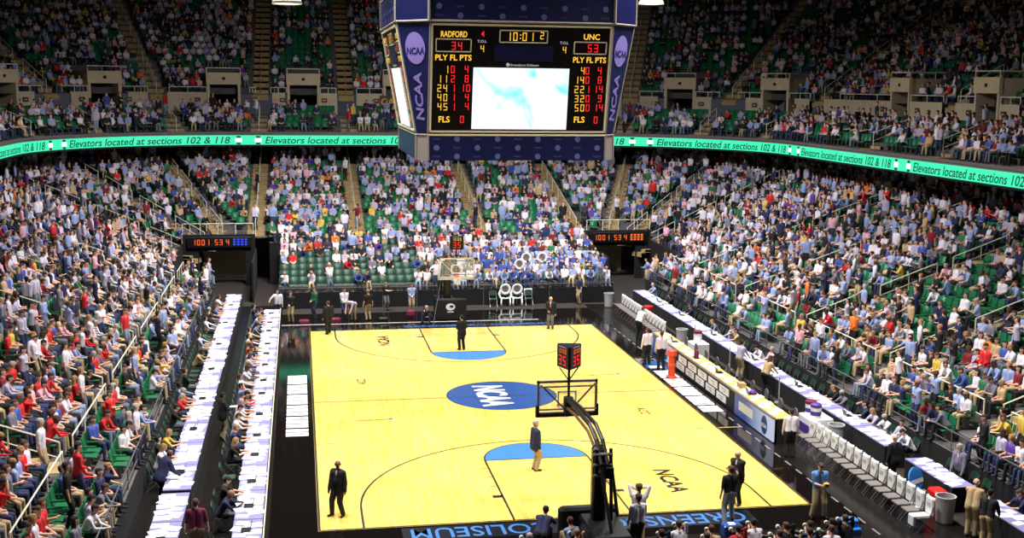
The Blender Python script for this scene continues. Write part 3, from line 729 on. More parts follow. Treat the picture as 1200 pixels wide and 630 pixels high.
SV = [(-.255,-.2,.46),(.255,-.2,.46),(.255,-.27,.86),(-.255,-.27,.86),(-.255,-.235,.46),(.255,-.235,.46),(.255,-.305,.86),(-.255,-.305,.86),(-.21,-.2,.44),(.21,-.2,.44),(.21,.22,.44),(-.21,.22,.44),(-.21,.22,.38),(.21,.22,.38)]
SF = [(0,1,2,3),(5,4,7,6),(3,2,6,7),(0,3,7,4),(1,5,6,2),(8,9,10,11),(12,13,10,11)[::-1]]
rs = np.random.RandomState(5)
recs = []      # dict rows
def noise(p, r, s=0): return math.sin(p*.55+s)+math.sin(r*.9+p*.23+1.3*s)+math.sin(p*1.7-r*1.1+s*2.)*.8
def block_of(p):
    for i, a in enumerate(AP):
        if p < a: return i
    return len(AP)
def add_row(tier, row, r, zf, dens, gap):
    p = .3
    while p < PT-.3:
        x, y, nx, ny, w = cpt(p, r); sc = 1. if w in (0., 1.) else r*PI/2/10
        dp = .53/sc
        if any(abs(p-a)*sc < gap for a in AP) or (tier == 'lower' and r < 5.2 and (notch(x, y) or (w > 0 and w < 1 and r < 3) or tunnel(x, y, zf(r, w)))): p += dp; continue
        if tier == 'main' and row < 4 and any(abs(p-a)*sc < 1.5 for a in POR): p += dp; continue
        th = math.atan2(nx, -ny)
        recs.append((tier, row, p, x, y, zf(r, w), th, dens(p, r, x, y)))
        p += dp
def d_low(p, r, x, y):
    d = .93+.07*noise(p, r)
    if x > 17 and y < 3: d -= .50*min(1, (x-17)/3)
    if abs(x) < 13 and y > 29: d = .76+.12*noise(p*1.3, r*1.6, 2)
    if r < 3: d -= .1
    return d
def d_up(p, r, x, y): return .66+.13*noise(p, r, 4)
for i, r in enumerate(LR): add_row('lower', i, r, zl, d_low, .75)
for i, r in enumerate(UR): add_row('deck', i, r, lambda r_, w, z=UZ[i]: z, d_up, .8)
for i, r in enumerate(MR): add_row('main', i, r, lambda r_, w, z=MZ[i]: z, d_up, .8)
for i, (y, z) in enumerate(TR):
    x = -9.0
    while x < 10.4:
        recs.append(('temp', i, x, x, y, z, PI, (.42 if x < -1 and i < 5 else .85) if x < 2.5 else .97)); x += .52
for kk_ in range(70):
    i_ = rnd.randrange(2, len(AP)-2); r_ = rnd.choice(LR[2:]) if kk_ < 52 else rnd.choice(UR); p_ = AP[i_]; x, y, nx, ny, w = cpt(p_+rnd.uniform(-.3,.3), r_)
    recs.append(('aisle', LR.index(r_) if r_ in LR else 0, p_, x, y, zl(r_, w)+.02 if r_ in LR else UZ[UR.index(r_)]+.02, math.atan2(nx, -ny)+rnd.uniform(-1.5,1.5), 1.))
A_ = np.array([(q[3], q[4], q[5]+.6) for q in recs]); U, V, D = project(A_)
ext = (D > 2) & (U > -260) & (U < 1460) & (V > -160) & (V < 800)
aisl = np.array([q[0] == 'aisle' for q in recs])
inf = (D > 2) & (U > -4) & (U < 1204) & (V > -5) & (V < 640)
occ = np.array([rnd.random() < q[7] for q in recs])
order = np.argsort(D)
wts = np.array([t[2] for t in TOPS], float); 
def pick_top(rec):
    tier, row, p, x, y, z, th, _ = rec; w = wts.copy()
    if tier == 'temp' and x > 2.2 and row < 4: w[:] = 0; w[6] = 4; w[1] = 5; w[0] = 3; 
    elif x < -14 and y < 0 and y > -22 and tier == 'lower': w[7] *= 14; w[8] *= 6; w[1] *= .5
    elif x < -10: w[10] *= 1.4; w[2] *= 1.6
    if tier in ('main', 'deck'): w[4] *= 2.2; w[5] *= 1.5; w[8] *= 2; w[7] *= 1.3
    w /= w.sum(); return int(np.searchsorted(np.cumsum(w), rnd.random()))
def pick(lst, w): return rnd.choices(lst, w)[0]
def who(rec):
    st = rec[0] == 'aisle' or rnd.random() < (.15 if rec[0] in ('lower', 'temp') else .04)
    n = pick(PN[8:], [3,3,3,1]) if st else pick(PN[:8], [4,3,2,1.5,2,2.5,3,2])
    return n, rnd.choice([0,0,0,0,0,1,1,2]), pick_top(rec), pick([0,1,2,3,4], [4,4,2.4,2,1.6]), pick([0,1,2,3,4], [4,4,2,1.6,3])
BLK = {}
def side_name(rec):
    tier, row, p, x, y = rec[:5]
    if tier == 'temp': return 'the far end bleacher'
    st = 'left' if p < L0 else ('left-corner' if p < L0+10 else ('far-end' if p < L0+10+2*CX else ('right-corner' if p < L0+20+2*CX else 'right')))
    return 'the %s %s stand' % (st, 'lower' if tier == 'lower' or (tier == 'aisle' and rec[5] < 8) else 'upper')
def blk_name(rec):
    if rec[0] == 'temp': return 'left half' if rec[3] < .5 else 'right half'
    i = block_of(rec[2]); n = len(AP); j = i if i <= n//2 else n-i
    return ('nearest' if j == 0 else NTH[j]+'-nearest')+' block'
NSPEC = 178
ind = set()
for i in order:
    if len(ind) >= NSPEC: break
    if inf[i] and occ[i]: ind.add(int(i))
seen = {}
HW = lambda h: HAIRS[h][0].replace(' ', '-')+'-haired'
PSH = dict(sit_lap='sitting', sit_forward='leaning forward', sit_crossed='arms folded', sit_chin='hand raised', sit_turned='looking aside', sit_reading='looking down', sit_long='sitting', sit_cap='sitting', stand_down='standing', stand_crossed='standing', stand_front='standing', stand_reach='standing')
seat_proto_used = False
for i in sorted(ind):
    rec = recs[i]; n, sk, tp, pn, hr = who(rec)
    st = n.startswith('stand'); th = rec[6]+rnd.gauss(0, .2)
    fx, fy = -math.sin(rec[6]), math.cos(rec[6]); off = .22 if st else 0.
    o = person_obj(n, (rec[3]+fx*off, rec[4]+fy*off, rec[5]), th, SK[sk], 'top_'+TOPS[tp][0].replace(' ', '_'), 'pants_'+PANTS[pn][0].replace(' ', '_'), 'hair_'+HAIRS[hr][0].replace(' ', '_'))
    sc_ = rnd.uniform(.94, 1.06)
    if st: o.scale = (sc_,)*3
    lab = '%s spectator in %s top %s, %s, %s, %s row' % (HW(hr), TOPS[tp][0], PSH[n], side_name(rec).replace('the ', ''), blk_name(rec), ORD[rec[1]])
    tag(o, lab, 'person', 'spectators in the %s of %s' % (blk_name(rec), side_name(rec)))
# individual seats: the nearest ones, empty ones first
sc_order = sorted([int(i) for i in np.nonzero(inf & ~aisl)[0]], key=lambda i: D[i]*(1. if not occ[i] else 1.12))[:300]
seat_ind = set(sc_order); first = True
for i in sc_order:
    rec = recs[i]
    s_ = proto_seat if first else copy_tree(proto_seat); first = False
    s_.location = (rec[3], rec[4], rec[5]); s_.rotation_euler = (0, 0, rec[6])
    tag(s_, '%s green plastic seat, %s, %s, %s row' % ('occupied' if occ[i] else 'empty', side_name(rec).replace('the ', ''), blk_name(rec), ORD[rec[1]]), 'seat', 'green seats in the %s of %s' % (blk_name(rec), side_name(rec)))
# the rest of the seats and the rest of the crowd: one mesh each
def big_mesh(name, verts, faces_n, faces_v, mi, mats):
    me = bpy.data.meshes.new(name); me.vertices.add(len(verts)); me.vertices.foreach_set('co', verts.astype(np.float32).ravel())
    me.loops.add(len(faces_v)); me.loops.foreach_set('vertex_index', faces_v.astype(np.int32))
    me.polygons.add(len(faces_n)); st_ = np.concatenate([[0], np.cumsum(faces_n)[:-1]]); me.polygons.foreach_set('loop_start', st_.astype(np.int32))
    for m_ in mats: me.materials.append(m_)
    me.polygons.foreach_set('material_index', mi.astype(np.int32)); me.update(calc_edges=True); me.validate()
    o = bpy.data.objects.new(name, me); COL.objects.link(o); return o
def rotm(th): c, s = math.cos(th), math.sin(th); return np.array([[c,-s,0],[s,c,0],[0,0,1]])
sv = np.array(SV); vv = []; fn_ = []; fv_ = []; mi_ = []; n = 0
for i in np.nonzero(ext & ~aisl)[0]:
    if int(i) in seat_ind: continue
    rec = recs[i]; vv.append(sv@rotm(rec[6]).T+np.array(rec[3:6])); dk = 1 if rec[0] == 'temp' else 0
    for f in SF: fn_.append(len(f)); fv_ += [a+n for a in f]; mi_.append(dk)
    n += len(sv)
o = big_mesh('stadium_seats', np.concatenate(vv), np.array(fn_), np.array(fv_), np.array(mi_), [M['green_seat'], M['green_dark']])
tag(o, 'rows upon rows of green plastic arena seats farther away around the bowl', 'seats', kind='stuff')
def arr(me):
    nv = len(me.vertices); co = np.zeros(nv*3); me.vertices.foreach_get('co', co); nl = len(me.loops); lv = np.zeros(nl, int); me.loops.foreach_get('vertex_index', lv)
    npz = len(me.polygons); lt = np.zeros(npz, int); me.polygons.foreach_get('loop_total', lt); mi = np.zeros(npz, int); me.polygons.foreach_get('material_index', mi)
    return co.reshape(-1, 3), lv, lt, mi
LOWA = {k: arr(m_) for k, m_ in PLOW.items()}; TINYA = {k: arr(m_) for k, m_ in PTINY.items()}
cmats = [M[k] for k in SK]+[M['top_'+t[0].replace(' ', '_')] for t in TOPS]+[M['pants_'+t[0].replace(' ', '_')] for t in PANTS]+[M['hair_'+t[0].replace(' ', '_')] for t in HAIRS]+[M['shoe']]
oT = 3; oP = oT+len(TOPS); oH = oP+len(PANTS); oS = oH+len(HAIRS)
vv = []; fn_ = []; fv_ = []; mi_ = []; n = 0; ncrowd = 0
for i in np.nonzero(ext & occ)[0]:
    if int(i) in ind: continue
    rec = recs[i]; nme, sk, tp, pn, hr = who(rec); co, lv, lt, mi = (LOWA if D[i] < 62 else TINYA)[nme]
    st = nme.startswith('stand'); th = rec[6]+rnd.gauss(0, .38); off = np.array([-math.sin(rec[6]), math.cos(rec[6]), 0])*(.22 if st else .0)
    vv.append((co*rnd.uniform(.95, 1.05))@rotm(th).T+np.array(rec[3:6])+off); fn_.append(lt); fv_.append(lv+n); n += len(co)
    mi_.append(np.array([sk, oT+tp, oP+pn, oH+hr, oS, oS, oS])[mi]); ncrowd += 1
o = big_mesh('crowd', np.concatenate(vv), np.concatenate(fn_), np.concatenate(fv_), np.concatenate(mi_), cmats)
tag(o, 'dense crowd of small seated and standing spectators filling the farther stands', 'crowd', kind='stuff')
print('crowd', ncrowd, 'faces', len(o.data.polygons), 'records', len(recs))
for m_ in list(PLOW.values())+list(PTINY.values()): bpy.data.meshes.remove(m_)
LP, LS, LU, EXPO = 1600., 1300., 60., 0.
# ------------------------------------------------------------------ centre scoreboard
sbd = empty('scoreboard', (0, 0, 10.15), label='big eight-sided blue scoreboard with video screens hanging over the middle of the court', cat='scoreboard')
SI = Matrix.Translation((0,0,-10.15))
def sbuild(b, nm, par=None):
    o = b.build(nm, par or sbd)
    if par is None: o.matrix_parent_inverse = SI
    return o
HW_, DT, DB, XT, XB, ZB, ZT = 3.35, 5.0, 4.2, 4.45, 3.75, 11.15, 15.1
def octa(z, hx, dy, X, Yc): return [(-hx,-dy,z),(hx,-dy,z),(X,-Yc,z),(X,Yc,z),(hx,dy,z),(-hx,dy,z),(-X,Yc,z),(-X,-Yc,z)]
bot = octa(ZB, HW_, DB, XB, 3.8); top = octa(ZT, HW_, DT, XT, 3.9)
b = MB()
for i in range(8): b.poly([bot[i], bot[(i+1)%8], top[(i+1)%8], top[i]], 'navy_panel' if i%2 else 'panel_black')
b.poly(top, 'dark'); b.poly(bot[::-1], 'dark'); sbuild(b, 'cabinet')
lo0 = octa(10.15, HW_, DB, XB, 3.8); lo1 = octa(ZB-.06, HW_, DB, XB, 3.8)
b = MB()
for i in range(8): b.poly([lo0[i], lo0[(i+1)%8], lo1[(i+1)%8], lo1[i]], 'gray' if i%2 else 'navy_panel')
b.poly(lo0[::-1], 'dark'); b.poly(lo1, 'dark'); sbuild(b, 'lower_band')
up0 = octa(ZT+.06, HW_+.05, DT+.05, XT+.05, 3.9); up1 = octa(17.6, HW_+.05, DT+.05, XT+.05, 3.9)
b = MB()
for i in range(8): b.poly([up0[i], up0[(i+1)%8], up1[(i+1)%8], up1[i]], 'navy_panel')
b.poly(up0[::-1], 'gray'); b.poly(up1, 'dark'); sbuild(b, 'upper_band')
b = MB()
for i in range(8):
    b.tube([up0[i], up1[i]], .06, 'gray'); b.tube([bot[i], top[i]], .04, 'gray'); b.tube([lo0[i], lo1[i]], .05, 'gray')
    b.tube([lo1[i], lo1[(i+1)%8]], .04, 'frame_cream' if not i%2 else 'gray'); b.tube([up0[i], up0[(i+1)%8]], .05, 'gray')
    a = Vector(up0[i]); c = Vector(up0[(i+1)%8]); d = Vector((0,0,1.15)); b.tube([a+d, c+d], .035, 'gray')
sbuild(b, 'corner_trim')
b = MB()
for x, y in ((-3,-3.5),(3,-3.5),(3,3.5),(-3,3.5)): b.tube([(x, y, 17.6), (x*.6, y*.6, 29)], .04, 'steel')
b.box(-3.4, 3.4, -3.9, 3.9, 17.6, 17.9, 'gray'); sbuild(b, 'hoist_frame')
H = math.hypot(ZT-ZB, DT-DB)
def face_fn(k, off):
    a = k*PI/2; c, s = math.cos(a), math.sin(a); dt, db = (DT, DB) if k%2 == 0 else (XT, XB); wf = 1. if k%2 == 0 else 3.8/3.35
    def fn(x, y):
        t = y/H; X = x*wf; Y = -(db+(dt-db)*t)-off; Z = ZB+(ZT-ZB)*t
        return (c*X-s*Y, s*X+c*Y, Z)
    return fn
def Z4(zx, zy):   # position on the panel, measured off an enlarged view of it
    u = (zx-216)/(907-216); yt = 88+17*u; yb = 503+9*u; t = 1-(zy-yt)/(yb-yt)
    xl = 222-12*(1-t); xr = 923-33*(1-t); return ((zx-xl)/(xr-xl)-.5)*2*HW_, t*H
PXM = 2*HW_/690.
for k in range(4):
    fp = tag(empty('x', (0,0,0)), None); bpy.data.objects.remove(fp)
    b = MB(); f1 = face_fn(k, .02)
    w = HW_-.03
    for x0, x1, y0, y1 in ((-w,w,0.03,.10),(-w,w,H-.10,H-.03),(-w,-w+.07,.03,H-.03),(w-.07,w,.03,H-.03)):
        f2 = face_fn(k, .06); b.poly([f2(x0,y0), f2(x1,y0), f2(x1,y1), f2(x0,y1)], 'frame_cream')
        for q in ([(x0,y0),(x1,y0)], [(x1,y0),(x1,y1)], [(x1,y1),(x0,y1)], [(x0,y1),(x0,y0)]): f0 = face_fn(k, 0); b.poly([f0(*q[0]), f0(*q[1]), f2(*q[1]), f2(*q[0])], 'frame_cream')
    fr = sbuild(b, 'display_panel')
    def sub(nm, items):
        b = MB()
        for vf, key, zx, zy in items: put(b, vf, key, f1, Z4(zx, zy))
        o = b.build(nm, fr); return o
    def rectframe(zx, zy, w_, h_, key, t=.045):
        out = []
        cx_, cy_ = Z4(zx, zy)
        return [((rect2d(w_, t)), key, 0, h_/2), ((rect2d(w_, t)), key, 0, -h_/2), ((rect2d(t, h_)), key, -w_/2, 0), ((rect2d(t, h_)), key, w_/2, 0)], (cx_, cy_)
    b = MB()
    for zx, zy, ww, hh in ((308,173,130,46),(575,143,180,44),(832,187,124,44)):
        it, c0 = rectframe(zx, zy, ww*PXM, hh*PXM, 'frame_cream')
        for vf, key, dx, dy in it: put(b, vf, key, f1, (c0[0]+dx, c0[1]+dy))
    b.build('score_frames', fr)
    sub('score_field', [(rect2d(225*PXM, 62*PXM), 'navy_panel', 575, 205)])
    f1 = face_fn(k, .035)
    T_ = lambda s, w_, h_: text_w(s, w_*PXM, h_*PXM, off=.02)
    sub('heading_lettering', [(T_('RADFORD', 98, 22), 'led_y', 310, 132), (T_('UNC', 62, 22), 'led_y', 838, 146), (T_('PLY FL PTS', 136, 22), 'led_y', 307, 218), (T_('PLY FL PTS', 128, 22), 'led_y', 829, 231),
        (T_('FLS', 42, 24), 'led_y', 270, 450), (T_('FLS', 42, 24), 'led_y', 787, 456)])
    sub('small_lettering', [(T_('T.O.L', 34, 10), 'led_w', 415, 159), (T_('T.O.L', 32, 10), 'led_w', 730, 167), (T_('Greensboro Coliseum', 110, 9), 'led_w', 576, 248), (disc2d(7*PXM, 12), 'led_w', 513, 246)])
    S_ = lambda s, h_: seg2d(s, h_*PXM)
    yel = [(S_('10:01', 32), 'led_y', 560, 143), (S_('2', 27), 'led_y', 645, 140), (S_('4', 26), 'led_y', 416, 186), (S_('4', 26), 'led_y', 731, 193)]
    red = [(S_('34', 30), 'led_r', 320, 175), (S_('53', 30), 'led_r', 842, 188), (S_('0', 28), 'led_r', 337, 451), (S_('0', 28), 'led_r', 851, 458)]
    for j, (pl, fl, pt) in enumerate((('1','0','4'),('11','2','8'),('24','1','10'),('40','1','4'),('45','1','4'))):
        zy = 262+j*35; yel.append((S_(pl, 28), 'led_y', 264+(16 if len(pl) == 1 else 0)-(0), zy)); red += [(S_(fl, 28), 'led_r', 304, zy), (S_(pt, 28), 'led_r', 350 if len(pt) == 2 else 356, zy)]
    for j, (pl, fl, pt) in enumerate((('4','0','4'),('14','0','8'),('22','1','14'),('32','0','9'),('50','0','14'))):
        zy = 271+j*35; yel.append((S_(pl, 28), 'led_y', 788+(14 if len(pl) == 1 else 0), zy)); red += [(S_(fl, 28), 'led_r', 820, zy), (S_(pt, 28), 'led_r', 861 if len(pt) == 2 else 868, zy)]
    sub('yellow_digits', yel); sub('red_digits', red)
    sub('possession_arrow', [((np.array([(-.06,0),(.05,-.11),(.05,.11)]), [(0,1,2)]), 'led_r', 418, 132)])
    b = MB(); c4 = [Z4(372,488), Z4(735,494), Z4(750,263), Z4(382,255)]; b.poly([f1(*q) for q in c4], 'screen'); b.build('video_screen', fr)
    # logo pattern on the bands
    a = k*PI/2; c_, s_ = math.cos(a), math.sin(a); b = MB()
    for z0_, rows_, dd in ((10.3, 3, (DB if k%2 == 0 else XB)), (15.35, 2, (DT if k%2 == 0 else XT)+.05), (16.5, 3, (DT if k%2 == 0 else XT)+.05)):
        for r_ in range(rows_):
            for i in range(9):
                x = (i-4)*.76; y = z0_+r_*.32
                f = lambda u, v, dd=dd: (c_*u-s_*(-dd-.012), s_*u+c_*(-dd-.012), v)
                if (i+r_)%2: put(b, disc2d(.11, 10), 'logo_grey', f, (x, y))
                else: put(b, text2d('NCAA', .07), 'logo_grey', f, (x, y))
    sbuild(b, 'logo_pattern')
    # corner panel between face k and face k+1
    i0 = [(1,2),(3,4),(5,6),(7,0)][k]; B0, B1, T0, T1 = [Vector(q) for q in (bot[i0[0]], bot[i0[1]], top[i0[0]], top[i0[1]])]
    nrm = (T1-T0).cross(T0-B0).normalized()
    def fc(u, v): A = B0.lerp(B1, u); C2 = T0.lerp(T1, u); q = A.lerp(C2, v)+nrm*.02; return tuple(q)
    L_ = (T1-T0).length
    def fcm(x, y):    # metric coordinates on the corner panel, centre line x = 0
        v = y/4.0; wd = (B1-B0).length*(1-v)+L_*v; return fc(.5+x/wd, v)
    b = MB(); put(b, disc2d(.46, 28, .58), 'lilac', fcm, (0, 3.1)); sbuild(b, 'corner_emblem')
    def fcm2(x, y): q = Vector(fcm(x, y))+nrm*.01; return tuple(q)
    b = MB(); put(b, text_w('NCAA', .82, .26, off=.03, shear=.15), 'blue_dk', fcm2, (0, 3.0)); v, f = text_w('NCAA', 1.75, .42, off=.03, shear=.1)
    put(b, (np.stack([-v[:,1]*.9, v[:,0]], 1), f), 'lilac', fcm, (0, 1.35)); sbuild(b, 'corner_lettering')

# ------------------------------------------------------------------ hoops
def make_hoop(sgn, label):
    """built for the near end (sgn=-1 is the end nearest the camera); +y of the stand points into the court"""
    root = empty('basketball_hoop', (0, sgn*16.4, 0), 0 if sgn < 0 else PI, label=label, cat='basketball hoop')
    Y = lambda y: y+16.4      # y given as for the near end
    b = MB(); b.bbox(-.45, .6, Y(-18.7), Y(-16.75), .12, 1.05, 'black', .06)
    for x in (-.35, .5):
        for y in (-18.4, -17.0): b.tube([(x-.05, Y(y), .1), (x+.05, Y(y), .1)], .1, 'dark', n=12)
    b.build('base', root)
    b = MB(); b.bbox(-1.0, .7, Y(-16.75), Y(-16.45), .05, 1.2, 'dark', .08); b.box(-.32, .32, Y(-15.45), Y(-15.44), .0, .0, 'white') if 0 else None; pd = b.build('base_padding', root)
    if sgn > 0:
        b = MB(); fn = lambda x, y: (-x-.1, Y(-16.44)+.0, .75+y)
        put(b, disc2d(.26, 20, .2), 'white', fn, (0, 0)); put(b, rect2d(.36, .05), 'white', fn, (0, -.28)); b.build('logo', pd)
        b2 = MB(); fn2 = lambda x, y: (-x-.1, Y(-16.43), .75+y); put(b2, disc2d(.12, 14, .07), 'black', fn2, (.06, .02)); b2.build('logo_hole', pd)
    b = MB(); b.bbox(-.2, .2, Y(-17.35), Y(-17.0), 1.0, 3.12, 'black', .08); b.build('mast_padding', root)
    b = MB()
    for x in (-.16, .34): b.tube([(x, Y(-17.35), 1.0), (x*.8, Y(-17.4), 3.1)], .05, 'black', 8)
    for x in (-.12, .42): b.tube([(x+.2, Y(-17.0) if x > 0 else Y(-18.4), 1.0), (x*.6, Y(-17.4), 2.95)], .05, 'black', 8)
    b.tube([(.05, Y(-18.2), 1.0), (.05, Y(-17.45), 2.6)], .03, 'gray'); b.tube([(.25, Y(-17.3), 2.6), (1.1, Y(-14.5), .05)], .012, 'rail_dark')
    for z in (2.35, 2.65, 2.95): b.tube([(-.22, Y(-17.42), z), (.32, Y(-17.42), z)], .045, 'gray')
    b.box(.12, .32, Y(-17.6), Y(-17.4), 2.3, 2.6, 'dark'); b.build('mast', root)
    b = MB()
    for x in (-.09, .09):
        b.tube([(x+.05, Y(-17.6), 2.7), (x+.02, Y(-17.1), 3.25), (x, Y(-16.4), 3.50), (x*.8, Y(-14.6), 3.50), (x*.6, Y(-13.3), 3.42)], .06, 'black', 8)
        b.tube([(x+.05, Y(-17.5), 2.45), (x+.02, Y(-16.9), 3.0), (x, Y(-16.2), 3.26), (x*.8, Y(-14.5), 3.26), (x*.6, Y(-13.3), 3.15)], .045, 'brown', 8)
    b.tube([(.14, Y(-17.3), 2.5), (.14, Y(-15.4), 3.35)], .03, 'gray'); b.bbox(-.14, .14, Y(-13.42), Y(-13.2), 3.0, 3.5, 'dark', .03); b.build('boom_arm', root)
    # backboard
    bb = MB(); bb.box(-.86, .86, Y(-13.13), Y(-13.11), 2.95, 3.92, 'glass'); bo = bb.build('backboard', root)
    b = MB()
    for x in (-1, 1): b.box(x*.915-.035, x*.915+.035, Y(-13.17), Y(-13.08), 2.9, 3.97, 'frame_cream' if sgn > 0 else 'gray')
    b.box(-.95, .95, Y(-13.17), Y(-13.08), 3.90, 3.97, 'frame_cream' if sgn > 0 else 'gray'); b.box(-.95, .95, Y(-13.17), Y(-13.08), 2.9, 2.97, 'frame_cream' if sgn > 0 else 'gray'); b.build('backboard_frame', bo)
    b = MB()
    for x0, x1, z0, z1 in ((-.3,.3,3.15,3.2),(-.3,.3,3.57,3.62),(-.3,-.25,3.15,3.62),(.25,.3,3.15,3.62)): b.box(x0, x1, Y(-13.105), Y(-13.10), z0, z1, 'white')
    b.build('target_square', bo)
    b = MB()
    for x in (-1, 1):
        b.bbox(x*.95-.04, x*.95+.04, Y(-13.20), Y(-13.05), 2.84, 3.2, 'black' if sgn < 0 else 'gray_lt', .015)
        b.tube([(x*.85, Y(-13.22), 3.86), (x*.06, Y(-13.3), 3.05)], .028, 'rail_dark' if sgn < 0 else 'frame_cream')
    b.box(-.98, .98, Y(-13.20), Y(-13.05), 2.83, 2.92, 'black' if sgn < 0 else 'gray_lt'); b.tube([(-.9, Y(-13.24), 3.80), (.9, Y(-13.24), 3.80)], .028, 'rail_dark'); b.tube([(-.9, Y(-13.22), 3.08), (.9, Y(-13.22), 3.08)], .028, 'rail_dark')
    b.build('board_padding', bo)
    # rim, net
    b = MB(); cy_ = Y(-13.1)+.15+.23; b.tube([(.23*math.cos(t), cy_+.23*math.sin(t), 3.05) for t in [2*PI*i/24 for i in range(25)]], .012, 'rim', cap=False); b.bbox(-.08, .08, Y(-13.1), Y(-13.1)+.16, 3.0, 3.08, 'rim', .01); ri = b.build('rim', root)
    b = MB()
    for i in range(12):
        for d in (1, -1):
            pts = []
            for j in range(5): t = 2*PI*(i+d*j*.5)/12; r_ = .225-.085*math.sin(min(j/3, 1)*PI/2); pts.append((r_*math.cos(t), cy_+r_*math.sin(t), 3.04-j*.10))
            b.tube(pts, .007, 'white', 4, cap=False)
    b.build('net', ri)
    # shot clock on a post, three faces
    b = MB(); b.tube([(0, Y(-13.32), 3.1), (0, Y(-13.32), 4.45)], .04, 'black', 8); b.tube([(0, Y(-13.3), 4.0), (.3, Y(-13.3), 4.42)], .02, 'black'); b.tube([(0, Y(-13.3), 4.0), (-.3, Y(-13.3), 4.42)], .02, 'black'); b.build('clock_post', root)
    R3 = .47; TA = -.2 if sgn < 0 else 0.; cyc = Y(-13.30); z0, z1 = 4.42, 5.12
    A3 = [(R3*math.cos(t), cyc+R3*math.sin(t)) for t in (-PI/2+TA, -PI/2+TA+2*PI/3, -PI/2+TA+4*PI/3)]
    b = MB(); tri = []
    for i, (x, y) in enumerate(A3):
        px, py = A3[i-1]; nx_, ny_ = A3[(i+1)%3]
        for q, (ax, ay) in ((.1, (px, py)), (.1, (nx_, ny_))): tri.append((x+(ax-x)*q, y+(ay-y)*q))
    b.raw([(x, y, z0) for x, y in tri]+[(x, y, z1) for x, y in tri], [tuple(range(5,-1,-1)), tuple(range(6,12))]+[(i, (i+1)%6, 6+(i+1)%6, 6+i) for i in range(6)], 'black'); sc_ = b.build('shot_clock', root)
    for i in range(3):
        a = Vector((*A3[i], 0)); c = Vector((*A3[(i+1)%3], 0)); d = (c-a).normalized(); n = Vector((d.y, -d.x, 0)); m = (a+c)/2+n*.012
        b = MB(); fn = lambda x, y: (m.x+d.x*x, m.y+d.y*x, z0+.33+y)
        put(b, seg2d('35', .30), 'led_r', fn, (0, -.09)); put(b, seg2d('10:00', .14, .3), 'led_o' if sgn < 0 else 'led_y', fn, (0, .2)); put(b, rect2d(.42, .02), 'led_w', fn, (0, .33)); b.build('clock_digits', sc_)
    return root
make_hoop(-1, 'near basketball hoop seen from behind, black padded stand and three-sided shot clock')
make_hoop(1, 'far basketball hoop with clear backboard, orange rim and shot clock facing the camera')

# ------------------------------------------------------------------ tables, chairs, papers
def table(x0, x1, y0, y1, h, label, group, top='table_lav', skirt='black_cloth', cat='table'):
    t = empty('press_table', ((x0+x1)/2, (y0+y1)/2, 0), label=label, cat=cat, group=group); hx, hy = (x1-x0)/2, (y1-y0)/2-.01
    b = MB(); b.bbox(-hx, hx, -hy, hy, h-.04, h, top, .008); b.build('tabletop', t)
    b = MB()     # pleated skirt
    pts = []; n = 14
    def side(ax, ay, bx_, by_, m): return [(ax+(bx_-ax)*i/m, ay+(by_-ay)*i/m) for i in range(m)]
    loop = side(-hx,-hy,hx,-hy,6)+side(hx,-hy,hx,hy,18)+side(hx,hy,-hx,hy,6)+side(-hx,hy,-hx,-hy,18)
    N = len(loop); lo = [(x*(1+(.02 if i%2 else -.015)), y*(1+(.008 if i%2 else 0)), .01) for i, (x, y) in enumerate(loop)]
    b.raw([(x*.985, y*.995, h-.045) for x, y in loop]+lo, [(i, N+i, N+(i+1)%N, (i+1)%N) for i in range(N)], skirt); b.build('skirt', t); return t
ppr = MB(); ppr.box(-.12, .12, -.17, .17, 0, .004, 'paper'); pm_ = ppr.mesh('paper')
ppc = MB(); ppc.box(-.17, .17, -.24, .24, 0, .012, 'paper'); pbm = ppc.mesh('paper_stack')
lap = MB(); lap.box(-.17, .17, -.12, .12, 0, .02, 'black'); lapm = lap.mesh('l')
PAP = []
def papers(x0, x1, y0, y1, h, where, n=9, laptops=1, face=1):
    L = y1-y0
    for i in range(n):
        big = rnd.random() > .35
        loc_ = (x0+.2+(x1-x0-.4)*((i%2)*.85+rnd.random()*.15), y0+.2+(L-.4)*(i+.5)/n+rnd.uniform(-.05,.05), h+.0005+.0001*i); PAP.append((loc_, rnd.uniform(-.4,.4)+(PI/2 if rnd.random() < .6 else 0), big, where))
    for i in range(laptops):
        yy = y0+L*(i+rnd.uniform(.3,.7))/laptops; xx = (x0+x1)/2-face*.05
        t = empty('laptop', (xx, yy, h+.013), -face*PI/2, label='black open laptop on '+where, cat='laptop', group='laptops on '+where)
        b = MB(); b.bbox(-.17, .17, -.12, .12, 0, .022, 'black', .004); b.build('keyboard_base', t)
        b = MB(); m4 = Matrix.Translation((0,.12,.02))@Matrix.Rotation(-.25, 4, 'X'); b.box(-.17, .17, 0, .012, 0, .22, 'black', m4); b.box(-.155, .155, -.002, 0, .015, .205, 'blue_dk', m4); b.build('screen', t)
fc_proto = empty('folding_chair', (0,0,-60))
b = MB(); b.bbox(-.2, .2, -.18, .22, .425, .45, 'green_dark', .015); b.build('seat', fc_proto)
b = MB(); b.raw([(-.2,-.20,.62),(.2,-.20,.62),(.2,-.25,.84),(.13,-.26,.90),(-.13,-.26,.90),(-.2,-.25,.84),(-.2,-.225,.62),(.2,-.225,.62),(.2,-.275,.84),(.13,-.285,.90),(-.13,-.285,.90),(-.2,-.275,.84)],
    [(0,1,2,3,4,5),(11,10,9,8,7,6)]+[(i,6+i,6+(i+1)%6,(i+1)%6) for i in range(6)], 'green_dark'); b.build('backrest', fc_proto)
